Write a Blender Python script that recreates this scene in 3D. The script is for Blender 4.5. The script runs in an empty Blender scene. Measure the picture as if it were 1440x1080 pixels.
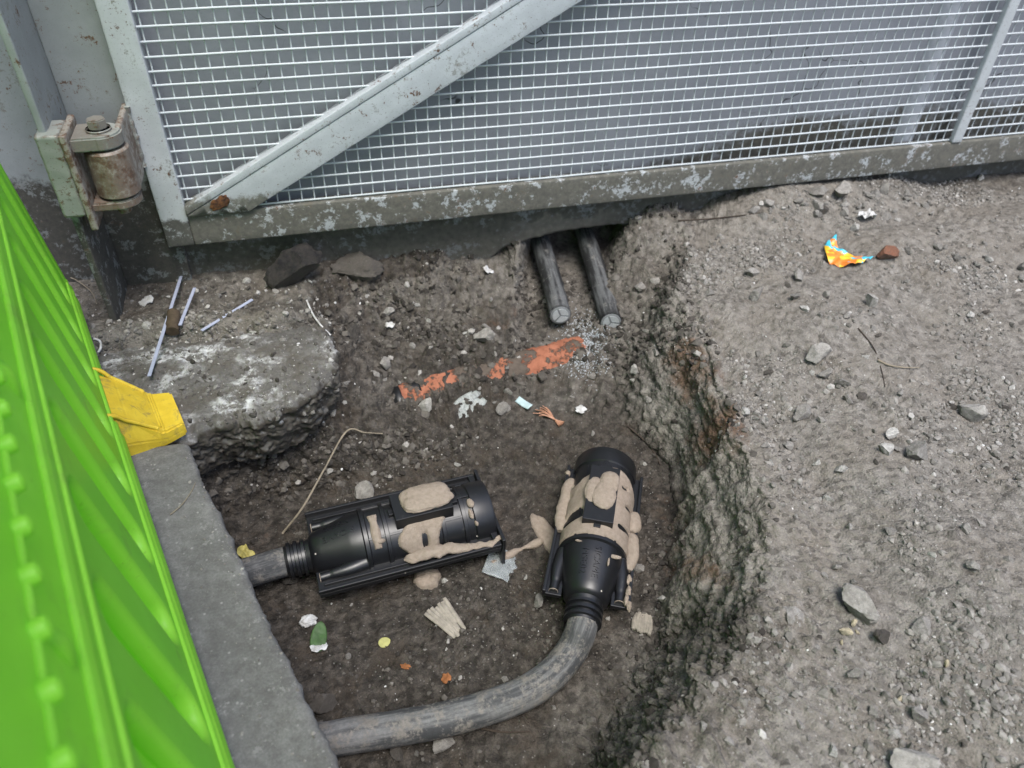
import bpy, bmesh, math, random
import numpy as np
from mathutils import Vector, Matrix
from mathutils.bvhtree import BVHTree

# ------------------------------------------------------------------ camera, sky, sun, exposure
SC = bpy.context.scene
COL = SC.collection
FPX = 1085.0
CAM_H = 0.90
CAM_M = np.array([[0.0, 0, 0]] * 3)
_D = np.array([-45, 1263, FPX]); _D /= np.linalg.norm(_D)
_vx = 4980.0
_X = np.array([_vx, -(_D[0] * _vx + _D[2] * FPX) / _D[1], FPX]); _X /= np.linalg.norm(_X)
CAM_M = np.stack([_X, np.cross(-_D, _X), -_D])          # world = CAM_M @ (right, down, forward)
CAM_C = np.array([0, 0, CAM_H])
cam_data = bpy.data.cameras.new('camera')
cam = bpy.data.objects.new('camera', cam_data)
COL.objects.link(cam)
_m = np.eye(4)
_m[:3, 0] = CAM_M[:, 0]; _m[:3, 1] = -CAM_M[:, 1]; _m[:3, 2] = -CAM_M[:, 2]; _m[:3, 3] = CAM_C
cam.matrix_world = Matrix(_m.tolist())
cam_data.sensor_width = 36.0
cam_data.lens = 36.0 * FPX / 1440.0
cam_data.clip_start = 0.02
cam_data.clip_end = 200.0
cam_data.dof.use_dof = True
cam_data.dof.focus_distance = 1.25
cam_data.dof.aperture_fstop = 4.5
SC.camera = cam

SUN_EL, SUN_AZ = math.radians(68), math.radians(175)     # azimuth clockwise from +Y
world = bpy.data.worlds.new('World')
SC.world = world
world.use_nodes = True
wn = world.node_tree
wn.nodes.clear()
sky = wn.nodes.new('ShaderNodeTexSky')
sky.sky_type = 'NISHITA'
sky.sun_disc = False
sky.sun_elevation = SUN_EL
sky.sun_rotation = SUN_AZ
sky.air_density = 1.0
sky.dust_density = 3.0
sky.ozone_density = 1.0
bgn = wn.nodes.new('ShaderNodeBackground')
bgn.inputs['Strength'].default_value = 0.12
outn = wn.nodes.new('ShaderNodeOutputWorld')
wn.links.new(sky.outputs[0], bgn.inputs[0])
wn.links.new(bgn.outputs[0], outn.inputs[0])
sun_data = bpy.data.lights.new('sun', 'SUN')
sun_data.energy = 1.5
sun_data.angle = math.radians(26)
sun_data.color = (1.0, 0.985, 0.96)
sun = bpy.data.objects.new('sun', sun_data)
COL.objects.link(sun)
_sd = Vector((math.sin(SUN_AZ) * math.cos(SUN_EL), math.cos(SUN_AZ) * math.cos(SUN_EL), math.sin(SUN_EL)))
sun.rotation_euler = _sd.to_track_quat('Z', 'Y').to_euler()
sun.location = _sd * 5
SC.view_settings.view_transform = 'Standard'
SC.view_settings.look = 'None'
SC.view_settings.exposure = 1.20
SC.view_settings.gamma = 1.0
SC.view_settings.use_curve_mapping = False
SC.cycles.max_bounces = 8

rng = np.random.default_rng(7)
random.seed(7)


# ------------------------------------------------------------------ placing: pixel of the photo + a known plane -> world
def ray(px, py):
    d = CAM_M @ np.array([px - 720.0, py - 540.0, FPX])
    return d / np.linalg.norm(d)


def at_z(px, py, z=0.0):
    d = ray(px, py)
    return CAM_C + d * ((z - CAM_C[2]) / d[2])


def at_y(px, py, y):
    d = ray(px, py)
    return CAM_C + d * (y / d[1])


# ------------------------------------------------------------------ noise
_pr = np.random.default_rng(11)
_perm = np.concatenate([_pr.permutation(256)] * 3)
_grad = _pr.normal(size=(256, 3)); _grad /= np.linalg.norm(_grad, axis=1)[:, None]


def perlin(p):
    p = np.asarray(p, float)
    i = np.floor(p).astype(np.int64); f = p - i
    i &= 255
    u = f * f * f * (f * (f * 6 - 15) + 10)
    out = np.zeros(len(p))
    for dx in (0, 1):
        wx = u[:, 0] if dx else 1 - u[:, 0]
        hx = _perm[i[:, 0] + dx]
        for dy in (0, 1):
            wy = u[:, 1] if dy else 1 - u[:, 1]
            hy = _perm[hx + i[:, 1] + dy]
            for dz in (0, 1):
                wz = u[:, 2] if dz else 1 - u[:, 2]
                g = _grad[_perm[hy + i[:, 2] + dz] % 256]
                out += wx * wy * wz * (g[:, 0] * (f[:, 0] - dx) + g[:, 1] * (f[:, 1] - dy) + g[:, 2] * (f[:, 2] - dz))
    return out * 1.5


def fbm(p, s, octv=4, gain=0.5, off=0.0):
    p = np.asarray(p, float) * s + off
    a, t, out = 1.0, 0.0, 0.0
    for k in range(octv):
        out = out + a * perlin(p + k * 17.3); t += a
        p = p * 2.03; a *= gain
    return out / t


def billow(p, s, octv=3, off=0.0):
    p = np.asarray(p, float) * s + off
    a, t, out = 1.0, 0.0, 0.0
    for k in range(octv):
        out = out + a * np.abs(perlin(p + k * 9.7)); t += a
        p = p * 2.1; a *= 0.55
    return out / t


def sstep(a, b, x):
    t = np.clip((x - a) / (b - a), 0, 1)
    return t * t * (3 - 2 * t)


# ------------------------------------------------------------------ objects
def tag(o, label=None, cat=None, group=None, kind=None):
    if label: o['label'] = label
    if cat: o['category'] = cat
    if group: o['group'] = group
    if kind: o['kind'] = kind
    return o


def obj(name, me, mat=None, parent=None, **kw):
    o = bpy.data.objects.new(name, me)
    COL.objects.link(o)
    if mat is not None and me is not None and not me.materials:
        me.materials.append(mat)
    if parent is not None:
        o.parent = parent
    return tag(o, **kw)


def empty(name, loc=(0, 0, 0), rot=(0, 0, 0), **kw):
    o = bpy.data.objects.new(name, None)
    o.empty_display_size = 0.05
    COL.objects.link(o)
    o.location = loc; o.rotation_euler = rot
    return tag(o, **kw)


def mesh_np(name, v, f, smooth=True):
    """v (n,3), f (m,3|4) arrays"""
    v = np.asarray(v, np.float32); f = np.asarray(f, np.int32)
    me = bpy.data.meshes.new(name)
    k = f.shape[1]
    me.vertices.add(len(v)); me.vertices.foreach_set('co', v.ravel())
    me.loops.add(f.size); me.loops.foreach_set('vertex_index', f.ravel())
    me.polygons.add(len(f)); me.polygons.foreach_set('loop_start', np.arange(0, f.size, k, dtype=np.int32))
    me.update(calc_edges=True)
    me.polygons.foreach_set('use_smooth', np.full(len(f), smooth))
    me.validate()
    return me


def grid_faces(nu, nv, wrap_u=False, wrap_v=False):
    U = nu if wrap_u else nu - 1
    V = nv if wrap_v else nv - 1
    a, b = np.meshgrid(np.arange(U), np.arange(V), indexing='ij')
    a1, b1 = (a + 1) % nu, (b + 1) % nv
    return np.stack([a * nv + b, a1 * nv + b, a1 * nv + b1, a * nv + b1], -1).reshape(-1, 4)


def bm_mesh(bm, name, smooth=False):
    me = bpy.data.meshes.new(name)
    bmesh.ops.recalc_face_normals(bm, faces=bm.faces)
    if smooth:
        for f_ in bm.faces: f_.smooth = True
    bm.to_mesh(me); bm.free()
    return me


def box(x0, x1, y0, y1, z0, z1, bev=0.0, seg=2, name='box'):
    bm = bmesh.new()
    bmesh.ops.create_cube(bm, size=1)
    for v in bm.verts:
        v.co = ((x0 + x1) / 2 + v.co.x * (x1 - x0), (y0 + y1) / 2 + v.co.y * (y1 - y0), (z0 + z1) / 2 + v.co.z * (z1 - z0))
    if bev > 0:
        bmesh.ops.bevel(bm, geom=bm.edges[:], offset=bev, segments=seg, profile=0.6, affect='EDGES')
    return bm_mesh(bm, name)


def rough_box(x0, x1, y0, y1, z0, z1, step, amp, scale=40, bev=0.003, name='box'):
    """box cut into small faces and roughened like hand-painted, pitted steel"""
    bm = bmesh.new()
    bmesh.ops.create_cube(bm, size=1)
    for v in bm.verts:
        v.co = ((x0 + x1) / 2 + v.co.x * (x1 - x0), (y0 + y1) / 2 + v.co.y * (y1 - y0), (z0 + z1) / 2 + v.co.z * (z1 - z0))
    if bev: bmesh.ops.bevel(bm, geom=bm.edges[:], offset=bev, segments=2, profile=0.6, affect='EDGES')
    for ax, (a, b) in enumerate(((x0, x1), (y0, y1), (z0, z1))):
        n = max(1, int((b - a) / step))
        for k in range(1, n):
            p = [0, 0, 0]; p[ax] = a + (b - a) * k / n
            nn = [0, 0, 0]; nn[ax] = 1
            bmesh.ops.bisect_plane(bm, geom=bm.verts[:] + bm.edges[:] + bm.faces[:], plane_co=p, plane_no=nn)
    bm.normal_update()
    P = np.array([v.co for v in bm.verts]); Nn = np.array([v.normal for v in bm.verts])
    d = fbm(P, scale, 3) * amp
    for v, dd, nn in zip(bm.verts, d, Nn):
        v.co += Vector(nn * dd)
    return bm_mesh(bm, name, True)


def catmull(pts, n):
    P = np.array(pts, float)
    P = np.vstack([2 * P[0] - P[1], P, 2 * P[-1] - P[-2]])
    out = []
    for i in range(1, len(P) - 2):
        for t in np.linspace(0, 1, n, endpoint=False):
            a, b, c, d = P[i - 1], P[i], P[i + 1], P[i + 2]
            out.append(0.5 * (2 * b + (c - a) * t + (2 * a - 5 * b + 4 * c - d) * t * t + (3 * b - a - 3 * c + d) * t ** 3))
    out.append(P[-2])
    return np.array(out)


def tube(path, rad, sides=12, caps=True, noise=0.0, nscale=30, name='tube', flat=1.0):
    P = np.array(path, float); n = len(P)
    R = np.broadcast_to(np.asarray(rad, float), (n,))
    T = np.gradient(P, axis=0); T /= np.linalg.norm(T, axis=1)[:, None] + 1e-12
    up = np.array([0, 0, 1.0]) if abs(T[0][2]) < 0.9 else np.array([1.0, 0, 0])
    u = up - T[0] * np.dot(up, T[0]); u /= np.linalg.norm(u)
    V = []
    ang = np.linspace(0, 2 * np.pi, sides, endpoint=False)
    for i in range(n):
        u = u - T[i] * np.dot(u, T[i]); u /= np.linalg.norm(u)
        w = np.cross(T[i], u)
        V.append(P[i] + R[i] * (np.cos(ang)[:, None] * u * flat + np.sin(ang)[:, None] * w))
    V = np.array(V).reshape(-1, 3)
    if noise:
        c = np.repeat(P, sides, 0)
        dv = V - c; l = np.linalg.norm(dv, axis=1)[:, None] + 1e-9
        V = V + dv / l * (fbm(V, nscale, 3) * noise)[:, None]
    F = grid_faces(n, sides, wrap_v=True)
    F = [tuple(f) for f in F]
    if caps:
        F += [tuple(range(sides - 1, -1, -1)), tuple((n - 1) * sides + k for k in range(sides))]
    me = bpy.data.meshes.new(name)
    me.from_pydata(V.tolist(), [], F)
    me.update()
    for p in me.polygons: p.use_smooth = len(p.vertices) == 4
    return me


def lathe(prof, seg=64, axis='X', name='lathe', t0=0.0, t1=2 * math.pi):
    """prof: list of (along, radius)"""
    prof = np.array(prof)
    full = abs(t1 - t0 - 2 * math.pi) < 1e-6
    th = np.linspace(t0, t1, seg, endpoint=not full)
    A, R = prof[:, 0][:, None], prof[:, 1][:, None]
    if axis == 'X':
        V = np.stack([np.broadcast_to(A, (len(prof), len(th))), R * np.sin(th), R * np.cos(th)], -1)
    else:
        V = np.stack([R * np.sin(th), R * np.cos(th), np.broadcast_to(A, (len(prof), len(th)))], -1)
    F = grid_faces(len(prof), len(th), wrap_v=full)
    bm = bmesh.new()
    vs = [bm.verts.new(c) for c in V.reshape(-1, 3)]
    for f in F: bm.faces.new([vs[k] for k in f])
    bmesh.ops.remove_doubles(bm, verts=bm.verts[:], dist=1e-6)
    me = bm_mesh(bm, name, True)
    me.set_sharp_from_angle(angle=math.radians(35))
    return me


def xform(me, M):
    me.transform(M)
    return me


# ------------------------------------------------------------------ materials
class NT:
    def __init__(s, name):
        s.m = bpy.data.materials.new(name); s.m.use_nodes = True
        s.t = s.m.node_tree; s.t.nodes.clear()
        s.out = s.t.nodes.new('ShaderNodeOutputMaterial')
        s.b = s.t.nodes.new('ShaderNodeBsdfPrincipled')
        s.t.links.new(s.b.outputs[0], s.out.inputs[0])
        s._pos = None

    def link(s, a, b):
        if hasattr(a, 'is_linked'): s.t.links.new(a, b)
        else:
            b.default_value = a if not isinstance(a, tuple) or len(a) != 3 or b.type != 'RGBA' else (*a, 1)

    def node(s, typ, **kw):
        n = s.t.nodes.new(typ)
        for k, v in kw.items(): setattr(n, k, v)
        return n

    def pos(s):
        if s._pos is None: s._pos = s.node('ShaderNodeTexCoord').outputs['Object']
        return s._pos

    def wpos(s):
        return s.node('ShaderNodeNewGeometry').outputs['Position']

    def noise(s, scale, detail=4, rough=0.6, vec=None, dist=0.0):
        n = s.node('ShaderNodeTexNoise')
        s.link(vec if vec is not None else s.pos(), n.inputs['Vector'])
        n.inputs['Scale'].default_value = scale; n.inputs['Detail'].default_value = detail
        n.inputs['Roughness'].default_value = rough; n.inputs['Distortion'].default_value = dist
        return n.outputs['Fac']

    def voro(s, scale, feature='F1', out='Distance', vec=None):
        n = s.node('ShaderNodeTexVoronoi', feature=feature)
        s.link(vec if vec is not None else s.pos(), n.inputs['Vector'])
        n.inputs['Scale'].default_value = scale
        return n.outputs[out]

    def math(s, op, a, b=0.0, clamp=False):
        n = s.node('ShaderNodeMath', operation=op, use_clamp=clamp)
        s.link(a, n.inputs[0]); s.link(b, n.inputs[1])
        return n.outputs[0]

    def ramp(s, f, lo, hi, smooth=True):
        n = s.node('ShaderNodeMapRange', interpolation_type='SMOOTHSTEP' if smooth else 'LINEAR', clamp=True) if smooth else s.node('ShaderNodeMapRange', clamp=True)
        s.link(f, n.inputs['Value']); n.inputs['From Min'].default_value = lo; n.inputs['From Max'].default_value = hi
        return n.outputs['Result']

    def mix(s, f, a, b):
        n = s.node('ShaderNodeMix', data_type='RGBA')
        s.link(f, n.inputs['Factor']); s.link(a, n.inputs[6]); s.link(b, n.inputs[7])
        return n.outputs[2]

    def attr(s, name):
        return s.node('ShaderNodeAttribute', attribute_name=name).outputs['Fac']

    def xyz(s, v):
        n = s.node('ShaderNodeSeparateXYZ'); s.link(v, n.inputs[0]); return n.outputs

    def bump(s, h, strength=0.5, dist=0.002):
        n = s.node('ShaderNodeBump'); n.inputs['Strength'].default_value = strength; n.inputs['Distance'].default_value = dist
        s.link(h, n.inputs['Height']); s.link(n.outputs[0], s.b.inputs['Normal'])

    def fin(s, col=None, rough=None, metal=None, spec=None):
        if col is not None: s.link(col, s.b.inputs['Base Color'])
        if rough is not None: s.link(rough, s.b.inputs['Roughness'])
        if metal is not None: s.link(metal, s.b.inputs['Metallic'])
        if spec is not None: s.link(spec, s.b.inputs['Specular IOR Level'])
        return s.m


def simple(name, col, rough=0.8, var=0.25, scale=60, bump=0.4, bdist=0.001, spec=0.3, col2=None):
    n = NT(name)
    f = n.noise(scale, 5, 0.65)
    c2 = col2 or tuple(c * (1 - var * 2) for c in col)
    c = n.mix(n.ramp(f, 0.3, 0.7), c2, col)
    n.bump(n.noise(scale * 4, 4, 0.7), bump, bdist)
    return n.fin(c, rough, spec=spec)


def mat_soil():
    n = NT('soil')
    wet_shade, clay, lime = n.attr('wet'), n.attr('clay'), n.attr('lime')
    big = n.noise(9, 4, 0.6); mid = n.noise(55, 5, 0.65); fine = n.noise(420, 4, 0.7)
    dry = n.mix(n.ramp(mid, 0.32, 0.7), (0.150, 0.139, 0.122), (0.302, 0.283, 0.252))
    dry = n.mix(n.ramp(big, 0.35, 0.7), dry, n.mix(0.5, dry, (0.208, 0.184, 0.152)))
    dk = n.mix(n.ramp(mid, 0.35, 0.72), (0.027, 0.0235, 0.0195), (0.105, 0.092, 0.078))
    dk = n.mix(n.math('MULTIPLY', n.ramp(n.noise(16, 4, 0.6), 0.48, 0.68), 0.6), dk, (0.066, 0.052, 0.039))
    wf = n.ramp(n.math('ADD', wet_shade, n.math('MULTIPLY', n.math('SUBTRACT', n.noise(24, 5, 0.7), 0.5), 0.9)), 0.12, 0.88)
    c = n.mix(wf, dry, dk)
    cf = n.ramp(n.math('ADD', clay, n.math('MULTIPLY', n.math('SUBTRACT', n.noise(30, 4, 0.65), 0.5), 1.1)), 0.35, 0.8)
    c = n.mix(n.math('MULTIPLY', cf, 0.75), c, (0.125, 0.066, 0.036))
    lf = n.ramp(n.math('ADD', lime, n.math('MULTIPLY', n.math('SUBTRACT', n.noise(70, 5, 0.75), 0.5), 1.4)), 0.5, 0.85)
    c = n.mix(n.math('MULTIPLY', lf, 0.75), c, (0.36, 0.35, 0.33))
    # grains: pale and dark grit
    vor = n.node('ShaderNodeTexVoronoi'); n.link(n.pos(), vor.inputs['Vector']); vor.inputs['Scale'].default_value = 230
    rnd = n.xyz(vor.outputs['Color'])[0]
    grit = n.math('MULTIPLY', n.ramp(rnd, 0.90, 0.97), n.ramp(vor.outputs['Distance'], 0.42, 0.2))
    c = n.mix(n.math('MULTIPLY', grit, n.math('SUBTRACT', 0.75, n.math('MULTIPLY', wf, 0.4))), c, (0.40, 0.385, 0.36))
    vor2 = n.node('ShaderNodeTexVoronoi'); n.link(n.pos(), vor2.inputs['Vector']); vor2.inputs['Scale'].default_value = 120
    rnd2 = n.xyz(vor2.outputs['Color'])[1]
    c = n.mix(n.math('MULTIPLY', n.ramp(rnd2, 0.86, 0.93), 0.5), c, (0.05, 0.045, 0.04))
    c = n.mix(n.ramp(fine, 0.35, 0.75), n.mix(0.22, c, (0.01, 0.009, 0.008)), c)
    h = n.math('ADD', n.math('MULTIPLY', n.noise(150, 5, 0.75), 1.0), n.math('MULTIPLY', n.voro(260), -0.55))
    n.bump(h, 0.85, 0.0045)
    return n.fin(c, n.math('SUBTRACT', 0.95, n.math('MULTIPLY', wf, 0.12)), spec=0.18)


def mat_grain(name, a, b, c, white=0.06):
    """loose grit: every grain its own tone"""
    n = NT(name)
    r = n.node('ShaderNodeNewGeometry').outputs['Random Per Island']
    col = n.mix(n.ramp(r, 0.1, 0.9), a, b)
    col = n.mix(n.ramp(r, 1 - white - 0.01, 1 - white), col, c)
    col = n.mix(n.ramp(n.noise(130, 4, 0.7), 0.3, 0.7), n.mix(0.35, col, (0.02, 0.018, 0.015)), col)
    n.bump(n.noise(500, 3, 0.7), 0.6, 0.001)
    return n.fin(col, 0.93, spec=0.2)


def mat_stone(name, a, b, dusty=0.5):
    """broken stone: the texture lives in the stone's own unit space"""
    n = NT(name)
    oi = n.node('ShaderNodeObjectInfo'); r = oi.outputs['Random']
    vm = n.node('ShaderNodeVectorMath', operation='ADD'); n.link(n.pos(), vm.inputs[0])
    cb = n.node('ShaderNodeCombineXYZ'); n.link(n.math('MULTIPLY', r, 37.0), cb.inputs[0]); n.link(cb.outputs[0], vm.inputs[1])
    v = vm.outputs[0]
    f = n.noise(2.6, 7, 0.7, vec=v); g = n.noise(14, 5, 0.75, vec=v)
    col = n.mix(r, a, b)
    col = n.mix(n.ramp(f, 0.38, 0.66), n.mix(0.42, col, (0.06, 0.053, 0.044)), col)
    col = n.mix(n.math('MULTIPLY', n.ramp(g, 0.56, 0.70), .6), col, tuple(min(.5, c * 1.6) for c in b))
    col = n.mix(n.math('MULTIPLY', n.ramp(g, 0.44, 0.32), .6), col, tuple(c * .4 for c in a))
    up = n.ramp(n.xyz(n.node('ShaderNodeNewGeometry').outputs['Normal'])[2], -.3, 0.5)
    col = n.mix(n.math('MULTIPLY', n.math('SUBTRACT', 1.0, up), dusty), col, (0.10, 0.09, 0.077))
    n.bump(n.math('ADD', f, n.math('MULTIPLY', g, 0.45)), 0.8, 0.004)
    return n.fin(col, 0.92, spec=0.2)


def mat_paint(name, col, dirt_z=0.12, soft=0.05, speck=0.5, rust=0.0, dirt=(0.055, 0.053, 0.042), rough=0.5, flake=0.6, wear=0.0):
    """old grey gloss paint: specks, rust bloom, splashed mud up to a height, worn back to paint in flakes"""
    n = NT(name)
    w = n.wpos(); z = n.xyz(w)[2]
    f1 = n.noise(14, 5, 0.65, vec=w); f2 = n.noise(95, 5, 0.75, vec=w); f3 = n.noise(380, 3, 0.7, vec=w)
    c = n.mix(n.ramp(f1, 0.3, 0.7), tuple(x * 0.84 for x in col), col)
    c = n.mix(n.math('MULTIPLY', n.ramp(f3, 0.60, 0.72), speck), c, (0.10, 0.095, 0.08))
    c = n.mix(n.math('MULTIPLY', n.ramp(n.math('MULTIPLY', f1, f2), 0.30, 0.40), speck * 0.7), c, (0.13, 0.125, 0.10))
    if rust > 0:
        rf = n.ramp(n.math('ADD', f2, n.math('MULTIPLY', n.noise(22, 4, 0.6, vec=w), 0.7)), 1.0 - rust * 0.35, 1.12 - rust * 0.35)
        if wear > 0:
            pt = n.node('ShaderNodeNewGeometry').outputs['Pointiness']
            rf = n.math('MAXIMUM', n.math('MULTIPLY', rf, .85), n.math('MULTIPLY', n.ramp(n.math('ADD', n.math('ABSOLUTE', n.math('SUBTRACT', pt, .5)), n.math('MULTIPLY', n.math('SUBTRACT', f2, .5), .22)), .035, .075), wear))
        rc = n.mix(n.ramp(f3, 0.35, 0.65), (0.040, 0.020, 0.013), (0.125, 0.062, 0.032))
        c = n.mix(rf, c, rc)
    d = n.math('ADD', n.math('DIVIDE', n.math('SUBTRACT', dirt_z, z), soft), n.math('MULTIPLY', n.math('SUBTRACT', n.noise(20, 6, 0.75, vec=w), 0.5), 3.4))
    df = n.ramp(d, -0.35, 0.35)
    fl = n.ramp(n.math('ADD', n.math('MULTIPLY', n.noise(26, 5, 0.7, vec=w), 0.6), n.math('MULTIPLY', f2, 0.5)), 0.585, 0.63)
    df = n.math('MULTIPLY', df, n.math('SUBTRACT', 1.0, n.math('MULTIPLY', fl, flake)))
    dc = n.mix(n.ramp(f2, 0.3, 0.7), tuple(x * 0.7 for x in dirt), tuple(x * 1.35 for x in dirt))
    c = n.mix(n.math('MULTIPLY', df, 0.93), c, dc)
    n.bump(n.math('ADD', n.math('MULTIPLY', f2, 0.7), n.math('MULTIPLY', df, 0.5)), 0.4, 0.0012)
    return n.fin(c, n.math('ADD', rough, n.math('MULTIPLY', df, 0.4)), spec=0.4)


def mat_wall():
    n = NT('wall_paint')
    w = n.wpos(); X = n.xyz(w); z = X[2]
    f1 = n.noise(6, 5, 0.6, vec=w); f2 = n.noise(80, 5, 0.75, vec=w); f3 = n.noise(420, 3, 0.75, vec=w)
    c = n.mix(n.ramp(f1, 0.3, 0.7), (0.225, 0.238, 0.265), (0.280, 0.294, 0.322))
    c = n.mix(n.math('MULTIPLY', n.ramp(f3, 0.62, 0.70), 0.55), c, (0.09, 0.09, 0.09))
    c = n.mix(n.math('MULTIPLY', n.ramp(f2, 0.60, 0.75), 0.25), c, (0.15, 0.15, 0.155))
    # hairline cracks in the paint
    wd = n.node('ShaderNodeMixRGB'); wd.inputs[0].default_value = 0.12
    nn = n.node('ShaderNodeTexNoise'); n.link(w, nn.inputs['Vector']); nn.inputs['Scale'].default_value = 14
    n.link(w, wd.inputs[1]); n.link(nn.outputs['Color'], wd.inputs[2])
    e = n.voro(6.5, 'DISTANCE_TO_EDGE', vec=wd.outputs[0])
    cr = n.math('MULTIPLY', n.ramp(e, 0.012, 0.004), n.ramp(n.noise(5, 2, 0.5, vec=w), 0.56, 0.62))
    c = n.mix(n.math('MULTIPLY', cr, 0.85), c, (0.02, 0.02, 0.02))
    # splashed mud: higher towards the right end of the gate
    hgt = n.math('ADD', 0.055, n.math('MULTIPLY', n.ramp(X[0], 0.50, 1.15), 0.145))
    d = n.math('ADD', n.math('DIVIDE', n.math('SUBTRACT', hgt, z), 0.045), n.math('MULTIPLY', n.math('SUBTRACT', n.noise(13, 6, 0.75, vec=w), 0.5), 3.2))
    df = n.ramp(d, -0.4, 0.4)
    fl = n.ramp(n.math('ADD', n.math('MULTIPLY', n.noise(24, 5, 0.7, vec=w), 0.6), n.math('MULTIPLY', f2, 0.5)), 0.585, 0.62)
    df = n.math('MULTIPLY', df, n.math('SUBTRACT', 1.0, n.math('MULTIPLY', fl, 0.75)))
    dc = n.mix(n.ramp(f2, 0.3, 0.7), (0.045, 0.042, 0.034), (0.115, 0.107, 0.086))
    c = n.mix(n.math('MULTIPLY', df, 0.95), c, dc)
    # render laid bare above the cable hollow
    bx_ = n.math('MULTIPLY', n.ramp(X[0], .40, .50), n.ramp(X[0], .74, .62))
    br_ = n.ramp(n.math('ADD', n.math('MULTIPLY', n.math('SUBTRACT', .012, z), 22.0), n.math('MULTIPLY', n.math('SUBTRACT', n.noise(17, 5, 0.7, vec=w), 0.5), 2.6)), -.1, .15)
    c = n.mix(n.math('MULTIPLY', bx_, br_), c, n.mix(n.ramp(f2, .3, .7), (0.12, 0.105, 0.09), (0.24, 0.22, 0.19)))
    # speckled spatter above the line
    sp = n.ramp(n.math('ADD', n.math('DIVIDE', n.math('SUBTRACT', n.math('ADD', hgt, 0.16), z), 0.16), n.math('MULTIPLY', n.math('SUBTRACT', n.noise(160, 5, 0.8, vec=w), 0.5), 4.0)), 0.9, 1.6)
    c = n.mix(n.math('MULTIPLY', sp, 0.6), c, (0.07, 0.068, 0.06))
    n.bump(n.math('ADD', f2, n.math('ADD', n.math('MULTIPLY', cr, -1.0), n.math('MULTIPLY', df, 0.6))), 0.35, 0.0015)
    return n.fin(c, 0.7, spec=0.3)


def mat_concrete(name, col, speck=(0.42, 0.41, 0.39), white=0.0, wlo=0.62, stain=0.0):
    n = NT(name)
    f1 = n.noise(8, 5, 0.6); f2 = n.noise(60, 6, 0.7); f3 = n.noise(300, 4, 0.75)
    c = n.mix(n.ramp(f1, 0.3, 0.7), tuple(x * 0.72 for x in col), col)
    c = n.mix(n.ramp(f2, 0.35, 0.7), n.mix(0.4, c, (0.05, 0.045, 0.04)), c)
    c = n.mix(n.ramp(f3, 0.35, 0.7), n.mix(0.3, c, (0.03, 0.03, 0.03)), c)
    vor = n.node('ShaderNodeTexVoronoi'); n.link(n.pos(), vor.inputs['Vector']); vor.inputs['Scale'].default_value = 190
    c = n.mix(n.math('MULTIPLY', n.math('MULTIPLY', n.ramp(n.xyz(vor.outputs['Color'])[0], 0.93, 0.96), .5), n.ramp(vor.outputs['Distance'], 0.5, 0.1)), c, speck)
    if stain > 0:
        c = n.mix(n.math('MULTIPLY', n.ramp(n.noise(5, 6, 0.7, dist=.4), 0.48, 0.66), stain * .7), c, (0.10, 0.097, 0.09))
        c = n.mix(n.math('MULTIPLY', n.ramp(n.noise(34, 6, 0.8), 0.57, 0.66), stain * .5), c, (0.34, 0.335, 0.32))
        c = n.mix(n.math('MULTIPLY', n.ramp(n.noise(120, 4, 0.8), 0.62, 0.70), stain * .35), c, (0.075, 0.072, 0.066))
    if white > 0:
        m = n.math('MULTIPLY', n.ramp(n.noise(9, 4, 0.6), 0.46, 0.62), n.ramp(n.noise(38, 7, 0.8), wlo - 0.14, wlo + 0.02))
        up = n.ramp(n.xyz(n.node('ShaderNodeNewGeometry').outputs['Normal'])[2], 0.1, 0.6)
        c = n.mix(n.math('MULTIPLY', n.math('MULTIPLY', m, up), white), c, (0.52, 0.53, 0.53))
        c = n.mix(n.ramp(n.math('ADD', n.xyz(n.node('ShaderNodeNewGeometry').outputs['Normal'])[2], n.math('MULTIPLY', n.math('SUBTRACT', n.noise(30, 4, .7), .5), .8)), .55, .15), c, n.mix(f2, (0.03, 0.026, 0.021), (0.095, 0.083, 0.068)))
        vor3 = n.node('ShaderNodeTexVoronoi'); n.link(n.pos(), vor3.inputs['Vector']); vor3.inputs['Scale'].default_value = 75
        ag = n.math('MULTIPLY', n.ramp(n.xyz(vor3.outputs['Color'])[0], 0.80, 0.86), n.ramp(vor3.outputs['Distance'], 0.45, 0.3))
        c = n.mix(n.math('MULTIPLY', ag, 0.22), c, (0.085, 0.092, 0.095))
        c = n.mix(n.math('MULTIPLY', n.ramp(n.noise(16, 5, 0.65), 0.47, 0.62), 0.8), c, n.mix(f2, (0.05, 0.045, 0.038), (0.11, 0.10, 0.085)))
    n.bump(n.math('ADD', f2, n.math('MULTIPLY', f3, 0.7)), 0.6, 0.0022)
    return n.fin(c, 0.92, spec=0.2)


M = {}
M['soil'] = mat_soil()
M['grit_dry'] = mat_grain('grit_dry', (0.165, 0.155, 0.139), (0.285, 0.270, 0.245), (0.44, 0.425, 0.395), 0.03)
M['grit_wet'] = mat_grain('grit_wet', (0.035, 0.031, 0.027), (0.135, 0.123, 0.108), (0.34, 0.325, 0.30), 0.018)
M['grit_mid'] = mat_grain('grit_mid', (0.075, 0.07, 0.062), (0.22, 0.21, 0.195), (0.45, 0.44, 0.42), 0.06)
M['chips'] = mat_grain('chips', (0.38, 0.37, 0.345), (0.62, 0.61, 0.58), (0.70, 0.70, 0.68), 0.2)
M['stone'] = mat_stone('stone_grey', (0.215, 0.204, 0.186), (0.33, 0.315, 0.29))
M['stone_light'] = mat_stone('stone_light', (0.30, 0.285, 0.26), (0.37, 0.355, 0.325))
M['stone_pale'] = mat_stone('stone_pale', (0.34, 0.33, 0.30), (0.50, 0.49, 0.46))
M['stone_dark'] = mat_stone('stone_dark', (0.05, 0.046, 0.04), (0.10, 0.09, 0.08))
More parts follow.
